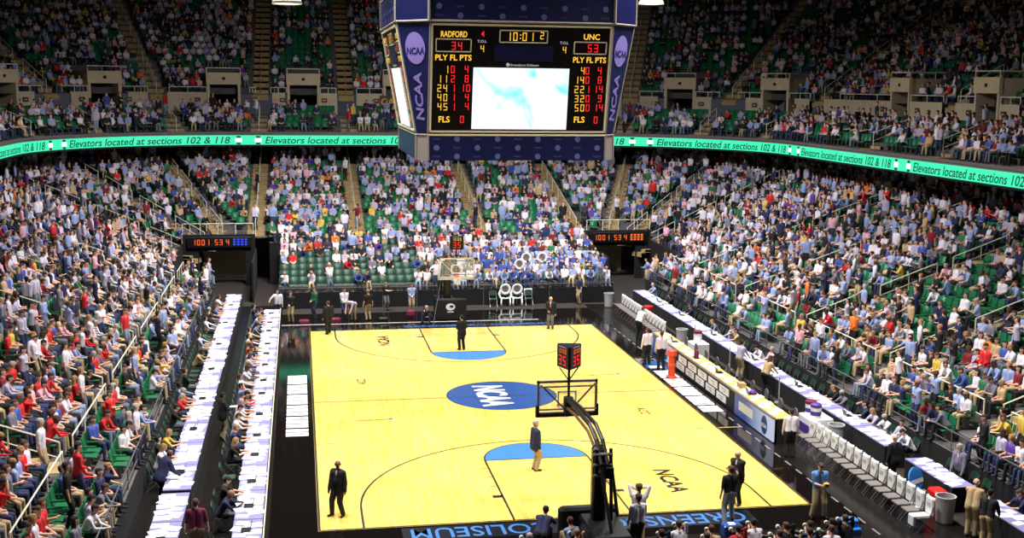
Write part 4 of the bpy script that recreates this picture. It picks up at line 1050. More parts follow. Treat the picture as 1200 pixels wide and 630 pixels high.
for s in (-1, 1):
    b = MB(); b.tube([(s*.21,.22,.0),(s*.21,-.14,.5),(s*.21,-.26,.85)], .012, 'steel'); b.build('leg', fc_proto)
    b = MB(); b.tube([(s*.19,-.30,.0),(s*.19,.16,.44)], .012, 'steel'); b.build('leg', fc_proto)
fcp = [False]
def fchair(x, y, th, label, group):
    o = fc_proto if not fcp[0] else copy_tree(fc_proto); fcp[0] = True
    o.location = (x, y, 0); o.rotation_euler = (0,0,th); return tag(o, label, 'chair', group)
TWS = {'type':'typing', 'write':'writing', 'phone':'phoning', 'back':'leaning back', 'long':'typing'}
for a_ in ['twenty-ninth','thirtieth']+['thirty-'+q for q in ORD[1:9]+['ninth'][:0]]+['thirty-ninth','fortieth','forty-first','forty-second']: NTH.append(a_)
NTH[30:] = ['thirty-first','thirty-second','thirty-third','thirty-fourth','thirty-fifth','thirty-sixth','thirty-seventh','thirty-eighth','thirty-ninth','fortieth','forty-first']
PRESS_TOPS = [('white',5),('pale grey',2),('grey',2),('black',3),('navy',3),('tan',2),('pink',1),('red',1),('orange',.6),('green',.6),('light blue',2),('yellow',.5)]
def press_row(xc, th, ys, h, where, prob, xoff, chairlab, group):
    for j, y in enumerate(ys):
        fchair(xc, y, th, 'dark green folding chair, '+group.replace('the ', '')+', %s from the far end' % (NTH[j]), 'chairs of '+group)
        if rnd.random() < prob:
            n = rnd.choices(list(TMESH), [4,2,1,2,2])[0]; tp = rnd.choices(PRESS_TOPS, [q[1] for q in PRESS_TOPS])[0][0]; hr = rnd.choice([0,0,1,1,2,3,4]); pn = rnd.choice([0,1,2,3])
            o = person_obj(n, (xc+xoff, y+rnd.uniform(-.05,.05), 0), th+rnd.uniform(-.12,.12), SK[rnd.choice([0,0,0,1,2])], 'top_'+tp.replace(' ','_'), 'pants_'+PANTS[pn][0].replace(' ','_'), 'hair_'+HAIRS[hr][0].replace(' ','_'), src=TMESH)
            tag(o, '%s person in %s top %s, %s, %s from far end' % (HW(hr), tp, TWS[n], group.replace('the ', ''), NTH[j]), 'person', 'people seated at '+where)
for j in range(14):
    y1 = 16.9-j*2.46; y0 = y1-2.44; w = 'left courtside press table, %s from the far end' % NTH[j]
    table(-10.0, -9.2, y0, y1, .75, 'black skirted press table beside the left border, %s from the far end' % NTH[j], 'courtside press tables on the left'); papers(-10.0, -9.2, y0, y1, .75, w, 9, 1, 1)
b = MB(); b.box(-9.17, -9.13, -17.5, 16.9, .74, .80, 'frame_cream'); tag(b.build('light_strip'), 'thin cream edging strip along the courtside edge of the left press tables', 'strip')
for j in range(17):
    y1 = 21.9-j*2.44-(.25 if j > 13 else 0); y0 = y1-2.42; w = 'left rear press table, %s from the far end' % NTH[j]
    table(-12.25, -11.42, y0, y1, .75, 'black skirted rear press table near the left stand, %s from the far end' % NTH[j], 'rear press tables on the left')
    papers(-12.25, -11.42, y0, y1, .75, w, 9, 1 if j%2 else 0, 1)
press_row(-10.42, -PI/2, [16.3-.78*i for i in range(28)]+[-5.9,-6.6,-7.4,-8.2,-8.9,-10.3,-12.9,-13.9,-15.8], .75, 'the courtside press tables on the left', .85, 0, 'dark green folding chair behind the courtside press tables on the left', 'the left courtside press row')
press_row(-12.68, -PI/2, [21.2-.80*i for i in range(40)], .75, 'the rear press tables on the left', .42, 0, 'dark green folding chair behind the rear press tables on the left', 'the left rear press row')
for j in range(13):
    y1 = 20.2-j*2.43; y0 = y1-2.41; w = 'right rear press table, %s from the far end' % NTH[j]
    table(11.62, 12.4, y0, y1, .82, 'black skirted rear press table behind the benches, %s from the far end' % NTH[j], 'rear press tables on the right'); papers(11.62, 12.4, y0, y1, .82, w, 8, j%2, -1)
press_row(12.82, PI/2, [19.7-.85*i for i in range(37)], .82, 'the rear press tables on the right', .40, 0, 'dark green folding chair behind the rear press tables on the right', 'the right rear press row')
for j, (y0, y1) in enumerate(((-15.7,-12.75),(-20.3,-16.9))):
    w = 'the %s separate press table near the right corner' % NTH[j]
    table(11.62, 12.4, y0, y1, .82, 'separate black skirted press table with white papers, %s beyond the gap on the right' % NTH[j], 'separate press tables on the right'); papers(11.62, 12.4, y0, y1, .82, w, 10, 0, -1)
for j, y in enumerate((-13.2,-13.9,-14.6,-15.3)): fchair(12.82, y, PI/2, 'empty dark green folding chair behind the separate press table, %s from its far end' % NTH[j], 'chairs of the separate press table')

# scorers table
st = empty('scorers_table', (9.3, -.4, 0), label='long scorers table with lit advertising panels facing the court, papers on its yellow top', cat='table')
SI2 = Matrix.Translation((-9.3, .4, 0))
def stb(b, nm, par=None):
    o = b.build(nm, par or st)
    if par is None: o.matrix_parent_inverse = SI2
    return o
b = MB(); b.bbox(8.98, 9.7, -8.1, 7.3, .93, .97, 'table_wood', .01); b.box(8.9, 9.0, -8.1, 7.3, .93, 1.0, 'gray'); stb(b, 'tabletop')
b = MB(); b.box(9.0, 9.06, -8.1, 7.3, 0, .93, 'dark'); b.box(9.0, 9.68, -8.1, -8.04, 0, .93, 'black_cloth'); b.box(9.0, 9.68, 7.24, 7.3, 0, .93, 'black_cloth'); stb(b, 'body')
def adpanel(y0, y1, flip):
    m = bpy.data.materials.new('ad_panel'); m.use_nodes = True; nt = m.node_tree; bs = nt.nodes['Principled BSDF']; tc = nt.nodes.new('ShaderNodeTexCoord'); sp = nt.nodes.new('ShaderNodeSeparateXYZ'); mr = nt.nodes.new('ShaderNodeMapRange'); cr = nt.nodes.new('ShaderNodeValToRGB')
    mr.inputs['From Min'].default_value = y0; mr.inputs['From Max'].default_value = y1; e = cr.color_ramp.elements; e[0].color = (.62,.68,.85,1); e[1].color = (.02,.05,.25,1); e[0].position = .15; e[1].position = .7; bs.inputs['Base Color'].default_value = (.05,.07,.15,1)
    nt.links.new(tc.outputs['Object'], sp.inputs[0]); nt.links.new(sp.outputs['Y'], mr.inputs['Value']); nt.links.new(mr.outputs[0], cr.inputs['Fac']); nt.links.new(cr.outputs['Color'], bs.inputs['Emission Color']); bs.inputs['Emission Strength'].default_value = .75
    M['ad%g' % y0] = m; b = MB(); b.box(8.94, 9.0, y0, y1, .06, .9, 'ad%g' % y0); p = stb(b, 'advert_panel')
    b = MB(); fn = lambda x, y: (8.935, y0+.85-x, .47+y); put(b, disc2d(.30, 24, .36), 'blue', fn); q = stb(b, 'round_emblem'); 
    b = MB(); fn = lambda x, y: (8.93, y0+.85-x, .47+y); put(b, text_w('NCAA', .5, .16, off=.03), 'white', fn, (0, -.02)); stb(b, 'emblem_lettering')
    if y1-y0 > 3: b = MB(); fn = lambda x, y: (8.935, y0+2.75-x, .52+y); put(b, rect2d(1.5, .36), 'white', fn); stb(b, 'white_nameplate')
adpanel(-8.05, -4.1, 0); adpanel(4.2, 7.2, 0)
b = MB(); r = random.Random(2)
for j in range(5):
    for i in range(2):
        y = -3.3+j*1.35+i*.3; b.box(8.975, 9.0, y, y+1.1, .50-i*.36, .80-i*.36, 'paper')
        fn = lambda x, q: (8.972, y+.55-x, .65-i*.36+q); put(b, rect2d(.5, .03), 'gray', fn, (0, .04)); put(b, rect2d(.3, .03), 'gray', fn, (.1, -.05))
b2 = stb(b, 'white_placards')
papers(8.98, 9.7, -7.9, 7.1, .97, 'the long scorers table', 30, 3, -1)
def flush_papers():
    U_p, V_p, D_p = project(np.array([q[0] for q in PAP])); vis = [i for i in np.argsort(D_p) if -5 < U_p[i] < 1205 and V_p[i] < 636]
    keep = set(vis[:290]); b = MB()
    for i in vis:
        loc_, rz, big, where = PAP[i]
        if i in keep:
            o = bpy.data.objects.new('paper', pbm if big else pm_); COL.objects.link(o); o.location = loc_; o.rotation_euler = (0,0,rz)
            tag(o, ('thick white bundle of printed sheets on ' if big else 'single white printed sheet on ')+where, 'paper', 'papers on '+where)
        else:
            m4 = Matrix.Translation(loc_)@Matrix.Rotation(rz, 4, 'Z'); a, c, d = (.17,.24,.012) if big else (.12,.17,.004); b.box(-a,a,-c,c,0,d,'paper',m4)
    tag(b.build('papers'), 'white sheets scattered over the farther press tables', 'papers', kind='stuff')
def small(nm, label, cat, build, loc, group=None):
    b = MB(); build(b); o = b.build(nm); o.location = loc; return tag(o, label, cat, group)
small('box', 'small tan cardboard box on the scorers table', 'box', lambda b: b.bbox(-.14,.14,-.18,.18,0,.2,'stair_tan',.01), (9.4,-3.6,.972))
small('flower_basket', 'small heap of red and purple items on the scorers table near its camera end', 'basket', lambda b: (b.lathe((0,0,0), [(.12,0),(.16,.06),(.17,.1)], 'maroon', 12), b.lathe((0,0,.1), [(.15,0),(.1,.07),(.02,.1)], 'purple', 10)), (9.45,-4.7,.972))
small('monitor', 'red topped monitor on the scorers table by the far team', 'monitor', lambda b: (b.box(-.12,.12,-.2,.2,0,.03,'black'), b.bbox(-.04,.04,-.24,.24,.03,.36,'maroon',.02)), (9.3,1.7,.972))
# chairs behind the scorers table
for j in range(10):
    y = 6.4-j*1.45
    t = empty('padded_chair', (10.15, y, 0), PI/2, label='black padded chair with pale round backrest behind the scorers table, %s from the far end' % NTH[j], cat='chair', group='chairs behind the scorers table')
    b = MB(); b.bbox(-.22,.22,-.2,.22,.42,.48,'black',.02); b.build('seat', t)
    b = MB(); v, f = disc2d(.2, 14); b.raw([(x, -.24, .72+y_) for x, y_ in v]+[(x, -.28, .72+y_) for x, y_ in v], [tuple(range(14)), tuple(range(27,13,-1))]+[(i, 14+i, 14+(i+1)%14, (i+1)%14) for i in range(14)], 'gray'); b.build('backrest', t)
    for s in (-1,1):
        b = MB(); b.tube([(s*.2,.2,0),(s*.2,-.25,.6)], .015, 'steel'); b.build('leg', t)
        b = MB(); b.tube([(s*.2,-.3,0),(s*.2,.18,.42)], .015, 'steel'); b.build('leg', t)

# team benches
bench = None
def bench_chair(x, y, label, group, towel=False):
    global bench
    if bench is None:
        t = empty('bench_chair', (0,0,0)); bench = t
        b = MB(); b.bbox(-.22,.22,-.2,.24,.43,.47,'gray',.02); b.build('seat', t)
        b = MB(); b.bbox(-.235,.235,-.31,-.22,.50,1.04,'white',.06); b.box(-.1,.12,-.219,-.216,.72,.86,'gray_lt'); b.build('backrest_cover', t)
        for s in (-1,1):
            b = MB(); b.tube([(s*.22,.24,0),(s*.22,-.16,.5),(s*.21,-.28,.8)], .014, 'rail_dark'); b.build('leg', t)
            b = MB(); b.tube([(s*.2,-.34,0),(s*.2,.2,.44)], .014, 'rail_dark'); b.build('leg', t)
        o = t
    else: o = copy_tree(bench)
    o.location = (x, y, 0); o.rotation_euler = (0,0,PI/2); return tag(o, label, 'chair', group)
for j in range(15): bench_chair(9.95, -8.7-j*.585, 'white-backed bench chair, near team bench, %s from the scorers table' % NTH[j], 'near team bench')
for j in range(15): bench_chair(10.05, 17.6-j*.56, 'white-backed bench chair, far team bench, %s from the far end' % NTH[j], 'far team bench')
small('towel', 'white towel folded over the seat of the bench chair nearest the camera', 'towel', lambda b: (b.bbox(-.25,.2,-.16,.16,.475,.50,'white',.01), b.bbox(-.34,-.24,-.16,.16,.2,.5,'white',.02)), (9.95,-8.7-14*.585,0))

# coolers, bins, props on the right
t = empty('drinks_station', (11.0,-7.2,0), label='white and purple drinks station with stacked coolers behind the near bench', cat='cooler')
b = MB(); b.bbox(-.5,.45,-.55,.5,0,.75,'white',.03); b.box(-.53,-.5,-.5,.4,.15,.5,'purple'); b.build('cabinet', t)
for i, (x, y) in enumerate(((-.15,.2),(-.15,-.28))): b = MB(); b.lathe((x,y,.75), [(.19,0),(.2,.1),(.2,.42)], 'white', 16); b.lathe((x,y,1.17), [(.21,0),(.21,.10),(.14,.15)], 'maroon' if i == 0 else 'purple', 16); b.lathe((x,y,.86), [(.203,0),(.203,.16)], 'purple', 16, cap=False); b.build('cooler', t)
t = empty('drinks_station', (10.75,5.6,0), label='white and purple drinks station behind the far end of the scorers table', cat='cooler')
b = MB(); b.bbox(-.4,.4,-.45,.45,0,.8,'white',.03); b.box(-.43,-.4,-.4,.3,.2,.5,'purple'); b.build('cabinet', t)
b = MB(); b.lathe((0,.15,.8), [(.19,0),(.2,.1),(.2,.42)], 'white', 16); b.lathe((0,.15,1.22), [(.21,0),(.21,.10),(.14,.15)], 'maroon', 16); b.build('cooler', t)
def bin_(loc, label):
    small('trash_can', label, 'trash can', lambda b: b.lathe((0,0,0), [(.22,0),(.25,.05),(.29,.78),(.31,.79),(.31,.84),(.27,.84),(.255,.12),(.0,.12)], 'gray_lt', 22), loc)
bin_((11.1,-8.7,0), 'grey round trash can beside the near drinks station'); bin_((11.0,-16.4,0), 'large grey trash can in front of the separate press table'); bin_((10.9,8.6,0), 'grey trash can behind the far bench'); bin_((9.9,19.3,0), 'grey trash can at the far end of the far bench')
small('recycling_bin', 'bright red square bin beside the large grey trash can', 'bin', lambda b: b.bbox(-.22,.22,-.26,.26,0,.82,'red',.05), (11.1,-15.75,0))
small('recycling_bin', 'tall red bin behind the far team bench', 'bin', lambda b: b.lathe((0,0,0), [(.24,0),(.27,.9),(.25,.95)], 'red', 18), (10.85,14.4,0))
small('cooler_box', 'white chest on the floor near the drinks station behind the bench', 'box', lambda b: b.bbox(-.3,.3,-.35,.35,0,.45,'white',.04), (10.7,-8.4,0))
t = empty('round_sign', (11.35,-14.3,0), label='round blue and white sign with a curved edge leaning against the separate press table', cat='sign')
b = MB(); v, f = disc2d(.38, 24); m4 = Matrix.Rotation(.5, 4, 'Z')@Matrix.Rotation(-.25, 4, 'X'); P_ = lambda x, y, d: tuple(m4@Vector((x, d, .62+y)))
b.raw([P_(x, y, 0) for x, y in v]+[P_(x, y, .05) for x, y in v], [tuple(range(24)), tuple(range(47,23,-1))]+[(i, 24+i, 24+(i+1)%24, (i+1)%24) for i in range(24)], 'skyblue'); b.box(-.2,.2,-.1,.1,0,.26,'gray'); b.build('disc', t)
b = MB(); put(b, rect2d(.7, .14), 'white', lambda x, y: P_(x, y, -.01), (0, -.08)); b.build('white_band', t)
for dx, dy, k, w_ in ((0,0,'white','nearest the bench'),(.2,.05,'white','against the table'),(-.15,.34,'black','on its far side'),(.1,.38,'white','farthest from the bin')): small('shoe', '%s shoe on the floor beside the red bin, %s' % (k, w_), 'shoe', lambda b: (b.bbox(-.05,.05,-.14,.14,0,.05,k,.02), b.bbox(-.045,.045,-.14,.0,.05,.11,k,.02)), (10.7+dx,-15.2+dy,0))
t = empty('traffic_marker', (8.3,2.1,0), label='tall orange-red padded post standing on the border in front of the scorers table', cat='post')
b = MB(); b.lathe((0,0,0), [(.24,0),(.24,.06),(.16,.12),(.15,.5),(.19,.55),(.19,.62),(.15,.66),(.15,1.0)], 'orange_red', 16); b.build('post', t); b = MB(); b.lathe((0,0,1.0), [(.2,0),(.23,.1),(.2,.25),(.1,.3)], 'orange_red', 16); b.build('top_cap', t)
small('step_stool', 'blue plastic step stool on the floor in the bottom right corner by the photographers', 'stool', lambda b: (b.bbox(-.25,.25,-.18,.18,.2,.42,'skyblue',.04), b.bbox(-.28,.28,-.3,-.18,0,.2,'skyblue',.03), b.box(-.25,-.2,-.18,.18,0,.2,'skyblue'), b.box(.2,.25,-.18,.18,0,.2,'skyblue')), (7.75,-16.7,0))
small('floor_box', 'blue camera box on the floor behind the man in jeans', 'box', lambda b: (b.bbox(-.28,.28,-.2,.2,0,.32,'blue',.03), b.box(-.1,.1,-.1,.1,.32,.33,'white')), (4.25,-16.35,0))
for j, y in enumerate((8.2, 3.2, -2.6, -6.2)): small('barrier_post', 'thin steel post in front of the black drape, %s from the far end' % NTH[j], 'post', lambda b: (b.tube([(0,0,0),(0,0,1.1)], .03, 'gray_lt', 8), b.lathe((0,0,0), [(.2,0),(.18,.03),(.03,.05)], 'gray', 12)), (11.45,y,0))
for j, (x, y) in enumerate(((-7.9,16.4),(-6.2,16.7),(-3.6,16.6))): small('equipment_bag', '%s lying on the floor at the far left baseline' % ('dark red bag','maroon duffel bag','dark camera bag')[j], 'bag', lambda b: b.bbox(-.28,.28,-.16,.16,0,.24,('maroon','maroon','black')[j],.07), (x,y,0))
small('equipment_bag', 'round dark red bag behind the man in the light blue polo', 'bag', lambda b: b.lathe((0,0,0), [(.18,0),(.24,.15),(.22,.35),(.1,.42)], 'maroon', 14), (-2.0,17.6,0))
for j, (x, lb) in enumerate(((3.15,'dark green folding chair left of the two resting sousaphones'),(3.86,'folding chair under the left resting sousaphone'),(4.57,'folding chair under the right resting sousaphone'))): fchair(x, 20.4, PI, lb, 'chairs by the far drape')
fchair(5.3, 20.4, PI, 'folding chair with a white cloth right of the resting sousaphones', 'chairs by the far drape')
small('cloth', 'white cloth over the chair right of the resting sousaphones', 'cloth', lambda b: b.bbox(-.25,.25,-.02,.06,.55,.95,'white',.02), (5.3,20.72,0))
def sousa(loc, label, tilt=0., th=PI):
    t = empty('sousaphone', loc, th, label=label, cat='sousaphone'); 
    b = MB(); n = 28; prof = [(.10,-.30),(.12,-.18),(.17,-.08),(.25,-.02),(.33,0),(.33,.015),(.24,-.0),(.1,-.1)]
    vs = []
    for r_, d in prof: vs += [(r_*math.cos(2*PI*i/n), d, 1.0+r_*math.sin(2*PI*i/n)) for i in range(n)]
    b.raw(vs, [(i*n+j, i*n+(j+1)%n, (i+1)*n+(j+1)%n, (i+1)*n+j) for i in range(len(prof)-1) for j in range(n)], 'white'); b.build('bell', t, True)
    b = MB(); v, f = disc2d(.19, 20); b.raw([(x, -.03, 1.0+y) for x, y in v], f, 'gray'); b.build('bell_throat', t)
    b = MB(); b.tube([(.0,-.3,1.0),(.22,-.3,.95),(.34,-.2,.7),(.3,0,.5),(.0,.1,.46),(-.3,0,.5),(-.34,-.2,.7),(-.2,-.25,.8)], .07, 'white', 10, r2=.03)
    b.tube([(.25,.1,.5),(.27,.2,.25),(.26,.24,.02)], .05, 'white', 8); b.tube([(-.25,.1,.5),(-.27,.2,.25),(-.26,.24,.02)], .05, 'white', 8); b.build('tubing', t, True)
sousa((3.86,20.35,.0), 'white sousaphone resting on a chair before the far drape, the left of the pair'); sousa((4.57,20.35,.0), 'white sousaphone resting on a chair before the far drape, the right of the pair')
for j, (x, i) in enumerate(((5.6,2),(6.6,2),(5.0,1))): sousa((x, TR[i][0]-.35, TR[i][1]+.1), 'white sousaphone held up in the band, %s' % ('upper left one','upper right one','lower one in front')[j])

# ------------------------------------------------------------------ people on the floor
cmat('shirt_blue', (.36,.55,.78)); cmat('pants_faded', (.55,.56,.60))
ST = lambda **k: dict(k)
hero('bald person in dark suit with white badge at the near left of the court', (-7.03,-13.2,0), 2.5, ST(turn=.4, fat=1.08, hl=(-.30,.06,.80), hr=(.24,.16,.80), hair='bald', fl=(-.13,-.05,.085), fr=(.2,.05,.085)), 'skin_brown', 'top_black', 'pants_black', 'hair_black', 'shoe', True, 'top_black')
hero('standing person in navy blazer and khaki trousers beside the near free throw arc', (-.31,-9.8,0), -1.35, ST(fat=1.15, hl=(-.27,.02,.80), hr=(.27,.05,.80), nod=-.05), 'skin_light', 'top_navy', 'pants_khaki', 'hair_grey', 'shoe', True)
hero('grey haired person in dark suit with folded arms at the near right of the court', (5.3,-14.0,0), 2.2, ST(fat=1.12, hl=(.12,.22,1.2), hr=(-.12,.24,1.16), hair='bald', turn=-.5), 'skin_light', 'top_black', 'pants_black', 'hair_grey', 'shoe', True)
hero('person in dark T-shirt and pale jeans with back turned on the near border', (4.54,-15.4,0), .15, ST(sleeve='short', hl=(-.32,.02,.80), hr=(.12,.22,.95), turn=.3, fl=(-.22,-.1,.085), fr=(.16,.1,.085)), 'skin_light', 'top_black', 'pants_faded', 'hair_brown')
o_, J = hero('person in light blue shirt holding a yellow camera by the near right court corner', (7.36,-15.45,0), PI-.1, ST(sleeve='short', hl=(-.07,.30,1.12), hr=(.07,.30,1.12), nod=.45, fl=(-.2,0,.085), fr=(.2,0,.085)), 'skin_light', 'shirt_blue', 'pants_khaki', 'hair_brown')
small('camera', 'yellow and black camera held by the person in light blue shirt', 'camera', lambda b: (b.bbox(-.09,.09,-.05,.05,0,.12,'gold',.02), b.lathe((0,-.05,.02), [(.05,0),(.05,.08)], 'black', 10)), (7.40,-15.83,1.10))
hero('person in dark suit seen from behind at the far free throw arc', (-.29,8.9,0), .2, ST(hl=(-.12,.26,1.05), hr=(.12,.26,1.05)), 'skin_light', 'top_black', 'pants_black', 'hair_black', 'shoe', True)
hero('balding person in dark suit with red tie at the far right baseline', (5.14,13.44,0), PI-.4, ST(hair='bald', hl=(-.28,.03,.80), hr=(.1,.2,1.0)), 'skin_light', 'top_black', 'pants_grey', 'hair_grey', 'shoe', True, 'top_red')
hero('person in dark suit walking on the far left corner of the court', (-6.66,13.6,0), .3, ST(fl=(-.12,-.15,.085), fr=(.12,.2,.085)), 'skin_light', 'top_black', 'pants_black', 'hair_brown', 'shoe', True)
hero('dark haired person in white shirt and black trousers at the head of the near bench', (8.95,-9.6,0), -.2, ST(hl=(-.26,.12,.82), hr=(.26,.12,.82)), 'skin_light', 'top_white', 'pants_black', 'hair_dark_brown', 'shoe')
hero('person in white shirt seen from behind, left of two by the scorers table', (7.95,4.75,0), .2, ST(hl=(-.30,.05,.80), hr=(.28,.1,.82)), 'skin_light', 'top_white', 'pants_black', 'hair_brown')
hero('person in white shirt seen from behind, right of two by the scorers table', (8.35,3.85,0), -.1, ST(hl=(-.26,.1,.85), hr=(.3,.05,.80)), 'skin_light', 'top_white', 'pants_black', 'hair_dark_brown')
hero('person in white shirt bending over the far team bench', (9.1,10.2,0), -1.0, ST(lean=.45, hl=(-.15,.6,.85), hr=(.15,.62,.85)), 'skin_light', 'top_white', 'pants_black', 'hair_brown')
hero('person in maroon polo and khaki trousers walking between the left press tables', (-10.95,-16.0,0), .1, ST(sleeve='short', fat=1.12, hl=(-.3,.1,.82), hr=(.33,.06,.82)), 'skin_light', 'maroon', 'pants_khaki', 'hair_brown')
hero('person in dark suit reading a white paper between the left press tables', (-10.95,-4.6,0), -1.2, ST(nod=.3, hl=(-.05,.36,1.12), hr=(.1,.36,1.12)), 'skin_brown', 'top_black', 'pants_khaki', 'hair_black', 'shoe', True)
small('paper', 'white sheet held by the person in dark suit between the press tables', 'paper', lambda b: b.box(-.15,.15,-.11,.11,0,.004,'paper'), (-10.52,-4.45,1.17))
hero('bald person in dark suit leaning on the rear left press table', (-12.4,-11.3,0), -1.0, ST(lean=.5, hl=(-.25,.5,.9), hr=(.2,.5,.9), hair='bald'), 'skin_brown', 'top_navy', 'pants_black', 'hair_black', 'shoe', True)
hero('crouching photographer in dark jacket leaning forward left of the near hoop', (-1.5,-16.7,0), -.5, ST(hz=.5, lean=.7, hl=(-.05,.75,.65), hr=(.15,.75,.65), fl=(-.18,.15,.085), fr=(.18,.25,.085), nod=-.3), 'skin_tan', 'top_navy', 'pants_black', 'hair_black')
hero('dark haired person in white shirt standing right of the near hoop stand', (1.1,-17.4,0), .2, ST(hl=(-.2,.2,.9), hr=(.26,.2,.85)), 'skin_light', 'top_white', 'pants_black', 'hair_dark_brown')
hero('person in white shirt raising a camera behind the near hoop stand', (1.35,-16.6,0), -.3, ST(hl=(-.10,.24,1.52), hr=(.12,.24,1.58)), 'skin_light', 'top_white', 'pants_khaki', 'hair_brown')
SITF = dict(hz=.20, hy=0, fl=(-.22,.30,.085), fr=(.22,.30,.085), kneeL=(-.3,.6,1), kneeR=(.3,.6,1), lean=.25)
CAMB = lambda b: (b.bbox(-.08,.08,-.05,.05,0,.13,'black',.015), b.tube([(0,.05,.06),(0,.28,.06)], .045, 'black', 12, r2=.06), b.tube([(0,.26,.06),(0,.34,.06)], .065, 'frame_cream', 12))
for j in range(18):
    xx = 2.6+j*.27+rnd.uniform(-.08,.08); o2 = small('camera', 'camera with pale lens ring lying on the floor behind the near baseline', 'camera', CAMB, (xx, -16.75-rnd.random()*.8, .0), 'cameras on the floor behind the near baseline'); o2.rotation_euler = (0,0,rnd.uniform(-2,2))
PH_ = [(-.65,-17.0,'light_blue','brown'),(2.25,-17.7,'white','brown'),(3.0,-18.2,'tan','brown'),(3.75,-18.3,'red','dark_brown'),(4.4,-17.9,'white','black'),(5.2,-18.3,'black','brown'),(5.9,-18.3,'grey','dark_brown'),(6.6,-18.2,'black','black'),(2.75,-18.7,'black','brown'),(1.6,-18.3,'navy','dark_brown'),(-2.1,-18.0,'grey','grey'),(-.75,-17.9,'tan','blond'),(4.8,-18.8,'white','brown'),(5.6,-18.8,'navy','dark_brown'),(6.3,-18.7,'white','brown'),(7.1,-18.0,'black','brown')]
sitf = []
for kk in ({'hl':(-.06,.30,.62),'hr':(.06,.30,.62)}, {'hl':(-.2,.35,.4),'hr':(.1,.25,.75)}):
    c_, _ = body(**SITF, sleeve='long', **kk); sitf.append(caps_mesh(c_, .016, .5, defm, 'photographer'))
PW = ['leftmost near the hoop stand','just right of the hoop stand','third along the baseline','fourth along the baseline, by the blue box','fifth along the baseline','sixth along the baseline','seventh along the baseline','eighth along the baseline','rear row, right of the hoop stand','rear row, behind the hoop stand','far left of the rear row','rear row, left of the hoop stand','rear row, behind the blue box','rear row, second from the right','rear row, rightmost','nearest the person in the light blue shirt']
for j, (x, y, c, h) in enumerate(PH_):
    o = person_obj(sitf[j%2], (x, y, 0), rnd.uniform(-.3,.3), 'skin_light', 'top_'+c, 'pants_'+rnd.choice(['black','dark_blue','khaki']), 'hair_'+h); tag(o, 'photographer in %s top sitting on floor, %s' % (c.replace('_',' '), PW[j]), 'person')
    o2 = small('camera', 'black camera with pale lens, photographer %s' % PW[j], 'camera', CAMB, (x, y+.42, .58)); o2.rotation_euler = (0,0,rnd.uniform(-.3,.3))
small('camera', 'black and brown camera raised by the person in white behind the near hoop', 'camera', lambda b: (b.bbox(-.1,.1,-.06,.06,0,.16,'brown',.03), b.lathe((0,.06,.03), [(.05,0),(.05,.1)], 'black', 10)), (1.42,-16.33,1.52))
# right side
hero('bald person in dark suit standing behind the near team bench', (11.05,-13.1,0), .3, ST(hair='bald', hl=(-.28,.03,.80), hr=(.28,.03,.80)), 'skin_light', 'top_black', 'pants_black', 'hair_grey', 'shoe', True)
hero('person in khaki shirt and trousers leaning on the second separate press table', (11.15,-17.6,0), -.8, ST(lean=.35, sleeve='short', hl=(-.1,.55,.95), hr=(.25,.45,.9), fat=1.1, hair='bald'), 'skin_light', 'top_tan', 'pants_khaki', 'hair_grey')
hero('person in black top standing behind the khaki clad person at the right press table', (11.05,-18.5,0), -.9, ST(lean=.25, hl=(-.2,.4,.95), hr=(.2,.4,.95)), 'skin_light', 'top_black', 'pants_khaki', 'hair_black')
hero('grey haired person in open dark suit behind the separate right press table', (12.75,-14.25,0), PI/2+.3, ST(lean=.15, hl=(-.25,.2,.85), hr=(.2,.2,.85), fat=1.1), 'skin_light', 'top_grey', 'pants_black', 'hair_grey', 'shoe', True)
hero('person in tan jacket bending over the rear right press table', (11.3,-1.4,0), -1.2, ST(lean=.4, hl=(-.15,.55,.95), hr=(.15,.55,.95), hair='long'), 'skin_light', 'top_tan', 'pants_black', 'hair_brown')
hero('person in pale grey shirt standing at the rear right press table by the scorers', (11.3,1.6,0), -1.2, ST(lean=.2, hl=(-.15,.45,.95), hr=(.15,.45,.95)), 'skin_light', 'top_pale_grey', 'pants_khaki', 'hair_dark_brown')
for j, (y, c, h) in enumerate(((-17.45,'navy','brown'),(-18.9,'black','brown'))):
    fchair(12.85, y, PI/2, 'dark green folding chair at the second separate press table, %s of two' % ('farther','nearer')[j], 'chairs of the second separate press table')
    o = person_obj('type', (12.85, y, 0), PI/2, 'skin_light', 'top_'+c, 'pants_black', 'hair_'+h, src=TMESH); tag(o, 'brown haired person in %s jacket seated at the second separate press table' % c, 'person')
# far left floor
FL = [('black polo and khaki trousers at the far left corner', -8.6,16.9,PI-.3,'black','khaki','brown','stand_front'),('white shirt and dark trousers leftmost at the far left corner',-9.3,17.6,PI-.1,'white','black','black','stand_reach'),
 ('green and white striped top carrying papers at the far left',-7.3,17.9,2.2,'green','dark_blue','brown','stand_front'),('white shirt and jeans before the far drape',-5.69,17.6,PI,'white','dark_blue','dark_brown','stand_front'),
 ('black shirt and khaki trousers before the far drape',-4.4,16.9,.4,'black','khaki','blond','stand_down'),('black top and grey trousers leaning at the far drape',-3.24,19.7,PI+.5,'black','grey','dark_brown','stand_crossed'),
 ('light blue polo and khaki trousers left of the far hoop',-1.84,18.8,PI,'light_blue','khaki','brown','stand_front'),('navy vest and khaki trousers walking at the far right drape',8.38,20.4,1.8,'navy','khaki','brown','stand_down')]
for t_, x, y, th, tp, pn, hr, ps in FL: tag(person_obj(ps, (x,y,0), th, 'skin_light', 'top_'+tp, 'pants_'+pn, 'hair_'+hr), 'person in '+t_, 'person')
c_, _ = body(lean=1.25, hl=(-.1,.75,.35), hr=(.15,.7,.35), nod=.3, sleeve='short'); bm_ = caps_mesh(c_, .02, .4, defm, 'bending')
